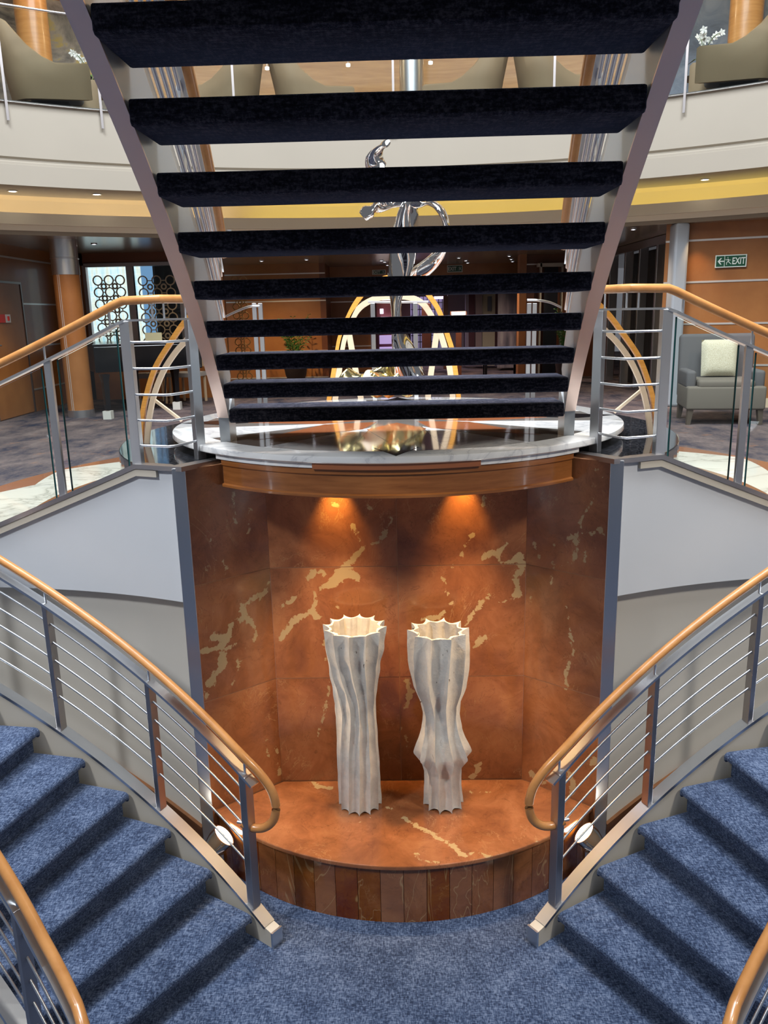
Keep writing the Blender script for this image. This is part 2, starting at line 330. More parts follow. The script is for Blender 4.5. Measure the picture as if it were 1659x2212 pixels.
# cream veins of the marble, traced as polylines (image column, row, half width in pixels), laid on their walls
VB = [[(598,1385,5),(622,1353,10),(638,1340,9),(657,1330,4),(673,1321,8),(689,1334,8)],[(673,1321,6),(680,1305,4),(686,1279,3),(709,1267,7),(725,1257,12),(737,1238,15),(753,1241,15),(772,1250,8)],[(745,1232,10),(760,1215,10),(772,1196,8),(785,1180,3),(811,1171,3),(830,1161,8),(840,1139,6),(843,1123,3)],
 [(670,1250,8),(678,1238,8),(699,1236,5)],[(640,1286,4),(630,1296,7),(606,1308,2)],[(757,1122,3),(762,1140,6),(770,1152,4),(776,1168,1)],[(718,1085,4),(726,1090,4)],[(790,1078,2),(795,1092,3),(806,1104,1)],[(700,1380,1),(712,1460,0),(706,1520,2),(692,1570,2),(685,1620,0)],[(730,1300,1),(728,1315,4)],[(1104,1216,6),(1127,1200,6)],
 [(1038,1215,4),(1054,1200,7),(1073,1196,8),(1085,1182,4),(1096,1171,2)],[(1073,1200,6),(1085,1212,4),(1105,1212,7),(1127,1198,7)],[(1127,1215,8),(1127,1232,8),(1115,1247,9),(1118,1270,8),(1117,1286,8),(1100,1296,4),(1079,1302,2)],[(1060,1279,4),(1055,1290,5),(1041,1302,6),(1018,1324,5),(1010,1338,4),(1002,1350,5)],
 [(961,1320,8),(950,1330,6),(926,1332,4),(903,1342,2)],[(1028,1398,6),(1038,1385,10),(1048,1380,5)],[(1020,1150,3),(1014,1164,2),(1006,1180,2)],[(996,1196,2),(983,1215,2),(970,1241,1)],[(1047,1072,3),(1045,1092,2)],[(879,1475,7),(882,1495,9),(873,1528,5)],[(1018,1680,7),(1030,1662,8),(1036,1650,4)],[(866,1575,3),(880,1620,1),(900,1640,1)],[(955,1245,3),(965,1262,4),(975,1290,2),(978,1300,4)]]
VL = [[(584,1264,7),(568,1289,5),(546,1295,6),(520,1308,8),(526,1337,8),(549,1343,5),(556,1375,4),(539,1401,4),(520,1408,2)],[(526,1337,7),(510,1342,4)],[(498,1353,6),(491,1378,12),(463,1372,8),(452,1378,4)],[(491,1378,8),(478,1400,8),(443,1404,9)],[(478,1407,7),(500,1398,3),(510,1392,3)],[(478,1407,8),(480,1436,11),(463,1458,10),(447,1487,8),(446,1500,6)],[(516,1430,4),(513,1450,3),(507,1471,4),(500,1478,3)],
 [(548,1085,3),(540,1096,4),(536,1112,5),(538,1135,3),(536,1152,4)],[(500,1058,3),(504,1090,2),(508,1120,1),(514,1140,1)],[(490,1200,0),(484,1215,2),(493,1230,3),(488,1245,1)],[(448,1226,4),(446,1234,4)],[(598,1612,3),(602,1640,4),(604,1672,5)],[(576,1600,2),(580,1640,1)],[(445,1150,1),(465,1190,2),(475,1215,1),(484,1245,1)]]
VR = [[(1276,1080,4),(1271,1090,4),(1255,1107,2),(1252,1132,3),(1248,1152,6),(1245,1184,7),(1236,1215,5),(1213,1222,4)],[(1248,1160,5),(1232,1162,4)],[(1248,1152,3),(1277,1152,2),(1293,1139,5),(1306,1150,4)],[(1285,1014,3),(1297,1030,3)],[(1265,1195,4),(1262,1215,4)],[(1221,1311,3),(1229,1343,3),(1236,1385,4),(1239,1426,4),(1223,1452,5),(1221,1487,3)],[(1150,1672,10),(1172,1690,6),(1194,1678,7)],[(1221,1655,7),(1235,1688,8),(1232,1710,7)],[(1285,1640,5),(1278,1655,5)],[(1152,1175,3),(1162,1190,2),(1168,1210,1)],[(1200,1180,1),(1195,1225,2),(1190,1260,1)],[(1150,1280,2),(1145,1310,4)]]
VT = [[(677,1691,6),(690,1698,8),(712,1704,6)],[(835,1742,2),(850,1752,3),(876,1768,5),(902,1786,7),(933,1799,6),(953,1814,7),(979,1829,7),(999,1850,8)],[(1014,1845,4),(1030,1840,4),(1056,1849,4)],[(890,1836,3),(905,1853,4),(943,1863,3)],[(1000,1713,1),(1030,1712,2),(1061,1709,1)],[(782,1774,3),(800,1768,2)],[(1180,1795,1),(1150,1830,1)],[(902,1795,3),(940,1798,3)]]
def vein_field(P3, lines, unproj):
    """signed width (metres) around the traced veins for an (n,3) array of points"""
    out = np.full(len(P3), -0.5)
    for ln in lines:
        Q = [(unproj(u, v), w_ * 0.0028) for u, v, w_ in ln]
        for (a, wa), (c, wc) in zip(Q, Q[1:]):
            a = np.array(a); d = np.array(c) - a; t = np.clip(((P3 - a) @ d) / max(1e-9, d @ d), 0, 1)
            out = np.maximum(out, wa + (wc - wa) * t - np.linalg.norm(P3 - a - t[:, None] * d, axis=1))
    return out
def set_veins(o, lines, unproj):
    me = o.data; P3 = np.array([v.co[:] for v in me.vertices]) + np.array(o.location)
    W3 = np.array([noise.noise_vector(Vector(p) * 7.0)[:] for p in P3]) * 0.022 + np.array([noise.noise_vector(Vector(p) * 25.0)[:] for p in P3]) * 0.008
    f = vein_field(P3 + W3, lines, unproj) + np.array([noise.noise(Vector(p) * 14) for p in P3]) * 0.010
    a = me.attributes.new('vein', 'FLOAT', 'POINT'); a.data.foreach_set('value', f.astype(np.float32))
def plane_hit(p0, n):
    def g(u, v): d = ray(u, v); return EYE + d * ((p0 - EYE).dot(n) / d.dot(n))
    return g
def panel_wall(name, p0, p1, cols, lines, seed):
    p0, p1 = Vector(p0), Vector(p1); t = (p1 - p0); Lh = t.length; t.normalize(); n = Vector((-t.y, t.x))
    rows = [(ZP - 0.39, ZP), (ZP, -2.32), (-2.32, -1.557), (-1.557, -0.845)]
    b = MB(); ids = []; g = 0.0022
    for ci in range(cols):
        for ri, (z0, z1) in enumerate(rows):
            s0 = Lh * ci / cols + (g if ci else 0.0005); s1 = Lh * (ci + 1) / cols - (g if ci < cols - 1 else 0.0005); nx = max(2, int((s1 - s0) / 0.012)); nz = max(2, int((z1 - z0) / 0.012)) if ri else 2
            vs = [(p0.x + t.x * lerp(s0, s1, i / nx), p0.y + t.y * lerp(s0, s1, i / nx), lerp(z0 + g, z1 - g, j / nz)) for j in range(nz + 1) for i in range(nx + 1)]
            nf = len(b.f); b.add(vs, [(j * (nx + 1) + i, j * (nx + 1) + i + 1, (j + 1) * (nx + 1) + i + 1, (j + 1) * (nx + 1) + i) for j in range(nz) for i in range(nx)])
            ids += [(seed + ci * .9, 0.2 * ri + seed * .3, 0.0)] * (len(b.f) - nf)
    nf = len(b.f); m = (p0 + p1) / 2 + n * 0.0415; b.box((m.x, m.y, -2.16), (Lh, 0.08, 2.62), math.atan2(t.y, t.x), mi=1); ids += [(0, 0, 0)] * (len(b.f) - nf)
    o = b.build(name, [M_RED, M_GROUT], recalc=False); attr_panel(o, lambda p: ids[p.index]); o['kind'] = 'structure'
    set_veins(o, lines, plane_hit(Vector((p0.x, p0.y, 0)), Vector((n.x, n.y, 0)))); return o
panel_wall('wall_niche_back', (-0.822, 4.91), (0.805, 4.91), 2, VB, 0.0)
panel_wall('wall_niche_left', (-1.235, 4.565), (-0.822, 4.91), 1, VL, 1.3)
panel_wall('wall_niche_right', (0.805, 4.91), (1.235, 4.565), 1, VR, 2.1)
# niche ceiling (under the disc), recessed behind the wooden fascia
b = MB()
fp = [(1.50 * math.sin(lerp(-0.72, 0.72, i / 30)), PC[1] - 1.50 * math.cos(lerp(-0.72, 0.72, i / 30))) for i in range(31)]
b.prism(fp + [(0.805, 4.93), (-0.822, 4.93)], -0.875, -0.835); struct(b, 'ceiling_niche', M_FASCIA)
# steel corner strips and platform edge caps
for s in (-1, 1):
    b = MB(); b.prism([(s * 1.287, 4.53), (s * 1.215, 4.555), (s * 1.228, 4.60), (s * 1.292, 4.585)], ZF, ZC - 0.004); struct(b, 'trim_%d' % (1 if s < 0 else 2), M_STEEL, bevel=0.004)
    path = [Vector((s * E_.x, E_.y, ZC)), Vector((s * 1.245, 4.545, ZC))] + [cyl(t, 3.92, ZC, s) for t in (66.5, 68, 69.6)] + [cyl(t, 3.92, ZC - 0.0272 * (t - 69.6), s) for t in range(71, 100, 2)]
    b = MB(); b.sweep(path, [(-0.02, -0.022), (0.05, -0.022), (0.05, 0.006), (-0.02, 0.006)] if s < 0 else [(0.02, -0.022), (-0.05, -0.022), (-0.05, 0.006), (0.02, 0.006)]); struct(b, 'trim_%d' % (3 if s < 0 else 4), M_STEELD)
    # white upper band (flat lower edge) with the sloping top
    b = MB(); n = 40; vs = []; ths = [65.5 + 60 * i / n for i in range(n + 1)]
    for t in ths:
        top = ZC - 0.02 - max(0, t - 69.6) * 0.0272
        top = max(top, ZM - 0.02)
        for r, z in ((3.925, -1.657), (3.925, top), (4.06, top), (4.06, -1.657)): vs.append(cyl(t, r, z, s))
    fs = [(i * 4 + q, i * 4 + (q + 1) % 4, i * 4 + 4 + (q + 1) % 4, i * 4 + 4 + q) for i in range(n) for q in range(4)] + [(0, 1, 2, 3), tuple(4 * n + q for q in (3, 2, 1, 0))]
    b.add(vs, fs); struct(b, 'wall_band_%s' % ('left' if s < 0 else 'right'), M_WHITE, smooth=30)
    # thin moulding ledge just under the cap
    b = MB(); b.sweep([cyl(t, 3.917, ZC - 0.045 - max(0, t - 69.6) * 0.0272, s) for t in [67.4, 69.6] + list(range(71, 100, 2))], [(-0.012, -0.02), (0.012, -0.02), (0.012, 0.02), (-0.012, 0.02)]); struct(b, 'trim_%d' % (5 if s < 0 else 6), M_IVORY)
    # lower stairwell wall
    b = MB(); ths = [66.05 + 78 * i / 40 for i in range(41)]; vs = []
    for t in ths:
        for r, z in ((3.98, ZF), (3.98, -1.66), (4.08, -1.66), (4.08, ZF)): vs.append(cyl(t, r, z, s))
    n = 40; fs = [(i * 4 + q, i * 4 + (q + 1) % 4, i * 4 + 4 + (q + 1) % 4, i * 4 + 4 + q) for i in range(n) for q in range(4)] + [(0, 1, 2, 3), tuple(4 * n + q for q in (3, 2, 1, 0))]
    b.add(vs, fs); struct(b, 'wall_stairwell_%s' % ('left' if s < 0 else 'right'), M_CREAM, smooth=30)
    # sloping wooden skirting on that wall
    b = MB(); vs = []; ths = [66.4 + 50 * i / 30 for i in range(31)]
    for t in ths:
        zt = -3.225 + 0.0357 * (t - 66.5)
        for r, z in ((3.955, max(ZF, zt - 0.30)), (3.955, zt), (3.985, zt), (3.985, max(ZF, zt - 0.30))): vs.append(cyl(t, r, z, s))
    n = 30; fs = [(i * 4 + q, i * 4 + (q + 1) % 4, i * 4 + 4 + (q + 1) % 4, i * 4 + 4 + q) for i in range(n) for q in range(4)] + [(0, 1, 2, 3), tuple(4 * n + q for q in (3, 2, 1, 0))]
    b.add(vs, fs); struct(b, 'baseboard_%s' % ('left' if s < 0 else 'right'), M_SKIRT, smooth=30)

# ================================================================ MARBLE DISC TABLE-LIKE PLATFORM TOP
disc = empty('marble_disc', (PC[0], PC[1], ZD), 'large round white marble disc with star inlay at the foot of the open staircase', 'platform')
b = MB(); R = 1.576
b.lathe([(0.001, 0), (R - 0.008, 0), (R - 0.002, -0.003), (R, -0.01), (R, -0.034), (R - 0.006, -0.040), (0.001, -0.040)], (PC[0], PC[1], ZD), 120); b.build('slab', M_WM, disc, smooth=30, merge=1e-4)
b = MB()
def dpoly(pts, mi, z): b.prism([(PC[0] + r * math.cos(math.radians(a)), PC[1] + r * math.sin(math.radians(a))) for r, a in pts], ZD - 0.002, ZD + z, mi)
dpoly([(1.36, -90 + i * 3.6 - 21) for i in range(0, 0)] or [(1.40, i * 6) for i in range(60)], 2, 0.0006)
for k in range(8):      # white points of the star and rust wedges
    a = 22.5 + 45 * k
    dpoly([(1.40, a - 11), (1.42, a), (1.40, a + 11), (0.45, a)], 3, 0.0012)
for k in range(8):
    a = 45 * k
    dpoly([(1.25, a), (0.55, a + 21), (0.2, a), (0.55, a - 21)], 0, 0.0018)
for k in range(4):
    a = 90 * k
    dpoly([(1.56, a), (1.28, a + 5.8), (0.95, a), (1.28, a - 5.8)], 1, 0.0024)
inl = b.build('star_inlay', [M_RUST, M_BLACKST, M_GREYST, M_WM], disc)
b = MB(); b.lathe([(1.555, -0.04), (1.56, -0.04), (1.56, -0.075), (1.50, -0.075), (1.50, -0.04)], (PC[0], PC[1], ZD), 60, -PI / 2 - 0.30, -PI / 2 + 0.30, mi=1)
b.lathe([(1.5, -0.04), (1.553, -0.04), (1.553, -0.07), (1.50, -0.07)], (PC[0], PC[1], ZD), 60, -PI / 2 - 0.76, -PI / 2 + 0.76)
b.build('under_edge', [M_WM, M_RUST], disc, smooth=30)
# wooden fascia
b = MB(); a_ = 0.735
b.lathe([(1.525, -0.812), (1.545, -0.812), (1.545, -0.845), (1.535, -0.852), (1.535, -0.955), (1.548, -0.962), (1.548, -0.975), (1.51, -0.975), (1.51, -0.812)], (PC[0], PC[1], 0), 60, -PI / 2 - a_, -PI / 2 + a_)
fa = b.build('curved_fascia', M_FASCIA, smooth=30); tag(fa, 'curved polished wood fascia board below the round marble disc, above the niche', 'fascia')

# ================================================================ PLINTH IN THE NICHE
pl = empty('marble_plinth', (0, 4.5, ZF), 'bow-fronted red marble plinth in the niche, carrying two white vases', 'plinth')
PY = 5.61; PR = 1.57
def parc(r, ang, n): return [(r * math.sin(lerp(-ang, ang, i / n)), PY - r * math.cos(lerp(-ang, ang, i / n))) for i in range(n + 1)]
b = MB(); nx, ny = 200, 70; vs = []; XR = 1.205
def yb(x): return 4.905 if -0.818 < x < 0.80 else lerp(4.905, 4.585, (abs(x) - 0.81) / (XR - 0.81))
def yfr(x): return PY - math.sqrt((PR + 0.012) ** 2 - x * x)
for j in range(ny + 1):
    for i in range(nx + 1):
        x = lerp(-XR, XR, i / nx); y = lerp(yfr(x), max(yb(x), yfr(x) + .004), j / ny); vs.append((x, y, ZP))
fs = [(j * (nx + 1) + i, j * (nx + 1) + i + 1, (j + 1) * (nx + 1) + i + 1, (j + 1) * (nx + 1) + i) for j in range(ny) for i in range(nx)]
b.add(vs, fs); n0 = len(b.v)
rim = [(0.0, 0.0), (-0.004, -0.003), (-0.006, -0.008), (-0.006, -0.024), (0.0, -0.028), (0.03, -0.028)]
vs = []
for i in range(nx + 1):
    x = lerp(-XR, XR, i / nx); y = yfr(x)
    for dy, dz in rim: vs.append((x, y + dy, ZP + dz))
k = len(rim); b.add(vs, [(i * k + q + 1, (i + 1) * k + q + 1, (i + 1) * k + q, i * k + q) for i in range(nx) for q in range(k - 1)])
o = b.build('top_slab', M_REDTOP, pl, recalc=False, merge=1e-5, smooth=30)
set_veins(o, VT, lambda u, v: onz(u, v, ZP))
b = MB(); ids = []; nt_ = 20; ang = 0.86
for i in range(nt_):
    t0 = lerp(-ang, ang, i / nt_) + 0.0010; t1 = lerp(-ang, ang, (i + 1) / nt_) - 0.0010; nf = len(b.f)
    pp = [(r * math.sin(t), PY - r * math.cos(t)) for r, t in ((PR, t0), (PR, (t0 + t1) / 2), (PR, t1), (PR - 0.02, t1), (PR - 0.02, t0))]
    b.prism(pp, ZF, ZP - 0.028); ids += [(random.random(), random.random(), random.random())] * (len(b.f) - nf)
nf = len(b.f); b.prism(parc(PR - 0.012, 0.85, 40) + [(1.19, 4.60), (0.80, 4.90), (-0.818, 4.90), (-1.19, 4.60)], ZF, ZP - 0.029, 1); ids += [(0, 0, 0)] * (len(b.f) - nf)
o = b.build('tiled_front', [M_REDT, M_GROUT], pl, recalc=True); attr_panel(o, lambda p: ids[p.index]); va_ = o.data.attributes.new('vein', 'FLOAT', 'POINT'); va_.data.foreach_set('value', [-0.5] * len(o.data.vertices))

# ================================================================ VASES
def vase(name, label, loc, H, prof, N, twist, depth, sharp, seed):
    """prof: list of (h fraction, ridge radius, x shift); ridges N with concave valleys"""
    r = empty(name, loc, label, 'vase'); b = MB(); K = 16; seg = N * K; rings = 90
    def ev(h):
        for (a, ra, xa), (c, rc, xc) in zip(prof, prof[1:]):
            if h <= c: t = (h - a) / (c - a); t = t * t * (3 - 2 * t) if not sharp else t; return lerp(ra, rc, t), lerp(xa, xc, t)
        return prof[-1][1], prof[-1][2]
    vs = []
    def rad(q, h, R, inner=False):
        u = (q % K) / K; v = (1 - (2 * u - 1) ** 2) ** 0.62
        k = noise.noise(Vector((q // K * 3.1, h * 3, seed)))
        return R * (1 - (depth + (R / 0.186 - 0.72) * 0.34 * (sharp and 0.2 < h < 0.42)) * v * (1 + 0.25 * k))
    for i in range(rings + 1):
        h = i / rings; R, xs = ev(h)
        for q in range(seg):
            a = 2 * PI * q / seg + twist(h, 2 * PI * q / seg)
            rr = rad(q, h, R); rr += 0.004 * noise.noise(Vector((math.cos(a) * 4, math.sin(a) * 4, h * 14 + seed)))
            ze = 0.012 * (1 - (rr / R - (1 - depth)) / depth) * -1 if i == rings else 0
            zb = 0.012 * (1 - min(1, (rr / R - (1 - depth)) / depth)) if i == 0 else 0
            vs.append((loc[0] + xs + rr * math.cos(a), loc[1] + rr * math.sin(a), loc[2] + H * h + ze + zb))
    fs = [(i * seg + q, i * seg + (q + 1) % seg, (i + 1) * seg + (q + 1) % seg, (i + 1) * seg + q) for i in range(rings) for q in range(seg)]
    fs.append(tuple(range(seg))[::-1]); b.add(vs, fs)
    # inner wall
    R, xs = ev(1.0); n0 = len(b.v); inn = []; ir = 12
    for i in range(ir + 1):
        h = 1 - 0.5 * i / ir; R2, xs2 = ev(h)
        for q in range(seg):
            a = 2 * PI * q / seg + twist(h, 2 * PI * q / seg); rr = min(rad(q, h, R2) - 0.012, R2 * (1 - depth * 1.02) - 0.004 + 0.012 * math.cos(N * a))
            inn.append((loc[0] + xs2 + rr * math.cos(a), loc[1] + rr * math.sin(a), loc[2] + H * h - (0.010 if i == 0 else 0)))
    b.v += [Vector(v) for v in inn]
    fs = [(n0 + i * seg + (q + 1) % seg, n0 + i * seg + q, n0 + (i + 1) * seg + q, n0 + (i + 1) * seg + (q + 1) % seg) for i in range(ir) for q in range(seg)]
    fs.append(tuple(n0 + ir * seg + q for q in range(seg))); top = rings * seg
    fs += [(top + q, top + (q + 1) % seg, n0 + (q + 1) % seg, n0 + q) for q in range(seg)]
    b.f += fs; b.m += [0] * len(fs)
    o = b.build('body', M_VASE, None, smooth=28, recalc=True); o.name = name; COLR = o
    tag(o, label, 'vase'); bpy.data.objects.remove(r)
    o.data.transform(Matrix.Translation(-Vector(loc))); o.location = loc
    return o
pm = 0.00285
p1 = [(0, .138, .0), (.22, .136, -.004), (.42, .131, -.008), (.55, .130, -.014), (.66, .140, -.012), (.78, .160, -.008), (.9, .186, -.004), (1, .198, 0)]
vase('fluted_vase', 'tall white ridged vase on the left of the plinth, wavy flutes, flared top', (-0.275, 4.64, ZP), 1.235, p1, 12,
     lambda h, a: 0.42 * math.exp(-((h - 0.58) / 0.17) ** 2) * (0.55 - 0.45 * math.cos(a)) + 0.12 * math.sin(h * 5), 0.20, False, 1.0)
p2 = [(0, .131, .0), (.10, .122, -.003), (.20, .120, -.003), (.245, .135, -.003), (.305, .186, -.003), (.36, .165, -.005), (.44, .128, -.008), (.53, .115, -.010), (.60, .128, -.014), (.68, .165, -.018), (.78, .186, -.022), (.88, .193, -.025), (1, .190, -.027)]
vase('collared_vase', 'tall white ridged vase on the right of the plinth, waist above spiky collar', (0.262, 4.64, ZP), 1.205, p2, 10,
     lambda h, a: 0.10 * math.sin(h * 6 + 1), 0.25, True, 4.0)

# niche down lights
for i, x in enumerate((-0.385, 0.40)):
    b = MB(); b.lathe([(0.001, 0.0), (0.032, 0.0), (0.032, 0.012), (0.001, 0.012)], (x, 4.66, -0.889), 20, mi=0); b.lathe([(0.032, -0.004), (0.046, -0.004), (0.046, 0.012), (0.032, 0.012)], (x, 4.66, -0.889), 20, mi=1)
    tag(b.build('niche_downlight', [M_LAMP, M_STEEL]), 'small round downlight behind the fascia above the %s vase' % ('left' if i == 0 else 'right'), 'light', 'niche downlights')
    spot('niche_spot', (x, 4.54, -0.90), (x * 1.0, 4.62, -3.0), 125, (1.0, 0.64, 0.30), 66, 1.0, 0.03)
    spot('niche_beam', (x, 4.835, -0.90), (x * 1.0, 4.89, -1.7), 55, (1.0, 0.58, 0.15), 60, 1.0, 0.02)
# floor uplights beside the plinth
for s in (-1, 1):
    c = Vector((s * 1.135, 4.39, -3.15)); d = Vector((-s * 0.60, 0.10, 0.62)).normalized(); q = d.to_track_quat('Z', 'Y').to_matrix()
    r = empty('floor_uplight', (c.x, c.y, ZF), 'round steel floor spotlight lit between the %s flight and the marble plinth' % ('left' if s < 0 else 'right'), 'light', 'floor spotlights')
    def lt(prof, nm, m):
        b = MB(); b.lathe(prof, (0, 0, 0), 28); b.v = [q @ v + c for v in b.v]; return b.build(nm, m, r, smooth=40)
    lt([(0.001, -0.10), (0.05, -0.10), (0.075, -0.02), (0.078, 0.03), (0.070, 0.03), (0.066, 0.0)], 'housing', M_CHROME)
    lt([(0.001, 0.018), (0.068, 0.018), (0.068, 0.010), (0.001, 0.010)], 'lens', M_LAMP)
    b = MB(); b.tube([(c.x, c.y, ZF), (c.x, c.y, -3.26)], 0.012, 10); b.lathe([(0.001, 0), (0.06, 0), (0.06, 0.012), (0.001, 0.012)], (c.x, c.y, ZF), 20)
    yk = [c + q @ Vector((0.088 * math.cos(t), 0, 0.01 - 0.12 * math.sin(t))) for t in [PI * i / 12 for i in range(13)]]
    b.tube(yk, 0.005, 8); b.build('bracket', M_STEEL, r)
    spot('uplight_beam', c + d * 0.06, Vector((0.1 * s, 4.9, -1.5)), 52, (1.0, 0.72, 0.45), 66, 1.0, 0.05)

# ================================================================ LOWER CURVED FLIGHTS
NST = 12; T0 = 55.4; DT = 4.8; RI = 2.36; RO = 3.56
def lower_flight(s):
    side = 'left' if s < 0 else 'right'
    root = empty('curved_staircase', cyl(60, 3.0, ZF, s), 'curved blue-carpeted flight sweeping up to the %s from the lower floor' % side, 'staircase')
    nose = [(-0.014, -0.060), (-0.032, -0.056), (-0.045, -0.044), (-0.049, -0.029), (-0.044, -0.013), (-0.030, -0.003), (-0.008, 0.0)]
    for i in range(NST):
        th = T0 + DT * i; z = ZF + 0.175 * (i + 1); b = MB(); vs = []; rad_ = []
        ends = [(RI, 0.018, 0.6), (RI + 0.006, 0.008, .85), (RI + 0.02, 0.0, 1)] + [(lerp(RI + .02, RO - .02, j / 6), 0, 1) for j in range(1, 6)] + [(RO - 0.02, 0, 1), (RO - 0.006, 0.007, .85), (RO, 0.018, 0.6)]
        prof = nose
        for (r, dz, k) in ends:
            a = math.radians(th); tdir = Vector((s * math.sin(a) * 1.0, math.cos(a), 0))
            # increasing th moves along (+ for left flight): d/dth of cyl
            tdir = Vector((s * (r * math.sin(a)), r * math.cos(a), 0)).normalized()
            P0 = cyl(th, r, z, s)
            ring = [P0 + tdir * (0.0 + (p[0] + 0.025) * k) + Vector((0, 0, p[1] - dz)) for p in prof]
            b0 = cyl(th + DT + 1.3, r, z - dz, s); b1 = cyl(th + DT + 1.3, r, z - 0.055, s)
            riser_top = P0 + tdir * 0.045 + Vector((0, 0, -0.062)); riser_bot = P0 + tdir * 0.045 + Vector((0, 0, -0.18))
            ring = [riser_bot, riser_top] + ring + [b0, b1, b1 - Vector((0, 0, 0.12))]
            vs += ring
        k = len(nose) + 5; n = len(ends)
        fs = [(i_ * k + q, i_ * k + (q + 1) % k, (i_ + 1) * k + (q + 1) % k, (i_ + 1) * k + q) for i_ in range(n - 1) for q in range(k)]
        fs += [tuple(range(k))[::-1], tuple((n - 1) * k + q for q in range(k))]
        b.add(vs, fs); b.build('step', M_CARPET, root, smooth=50)
    # stringers: cream body with a steel cap
    def capz(t): return -3.275 + 0.0388 * (t - 55.97)
    for nm, r0, r1 in (('outer_stringer', 3.575, 3.645), ('inner_stringer', 2.27, 2.35)):
        b = MB(); ths = [53.0 + 62 * j / 44 for j in range(45)]; vs = []
        for t in ths:
            zc = capz(max(t, 53.8)) - 0.012; zb = max(ZF, zc - 0.42)
            for r, z in ((r0, zb), (r0, zc), (r1, zc), (r1, zb)): vs.append(cyl(t, r, z, s))
        n = 44; fs = [(i * 4 + q, i * 4 + (q + 1) % 4, i * 4 + 4 + (q + 1) % 4, i * 4 + 4 + q) for i in range(n) for q in range(4)] + [(0, 1, 2, 3), tuple(4 * n + q for q in (3, 2, 1, 0))]
        b.add(vs, fs); st = b.build(nm, M_IVORY, root, smooth=30)
        b = MB(); path = [cyl(52.9, (r0 + r1) / 2, ZF + 0.0, s), cyl(52.9, (r0 + r1) / 2, capz(53.2), s)] + [cyl(t, (r0 + r1) / 2, capz(max(t, 53.8)), s) for t in [53.8] + ths[1:]]
        wd = (r1 - r0) / 2 + 0.004
        b.sweep(path[2:], [(-wd, -0.012), (wd, -0.012), (wd, 0.006), (-wd, 0.006)]); b.beam(path[0], path[1] + Vector((0, 0, 0.015)), 0.012, 2 * wd, up=(cyl(52.9, 4, 0, s) - cyl(52.9, 3, 0, s)))
        cp = b.build('steel_cap', M_STEEL, root); cp.parent = st; cp.matrix_parent_inverse = Matrix.Identity(4)
        st_m = st.matrix_parent_inverse.copy()
        cp.matrix_parent_inverse = Matrix.Identity(4)
    return root
lower_flight(-1); lower_flight(1)

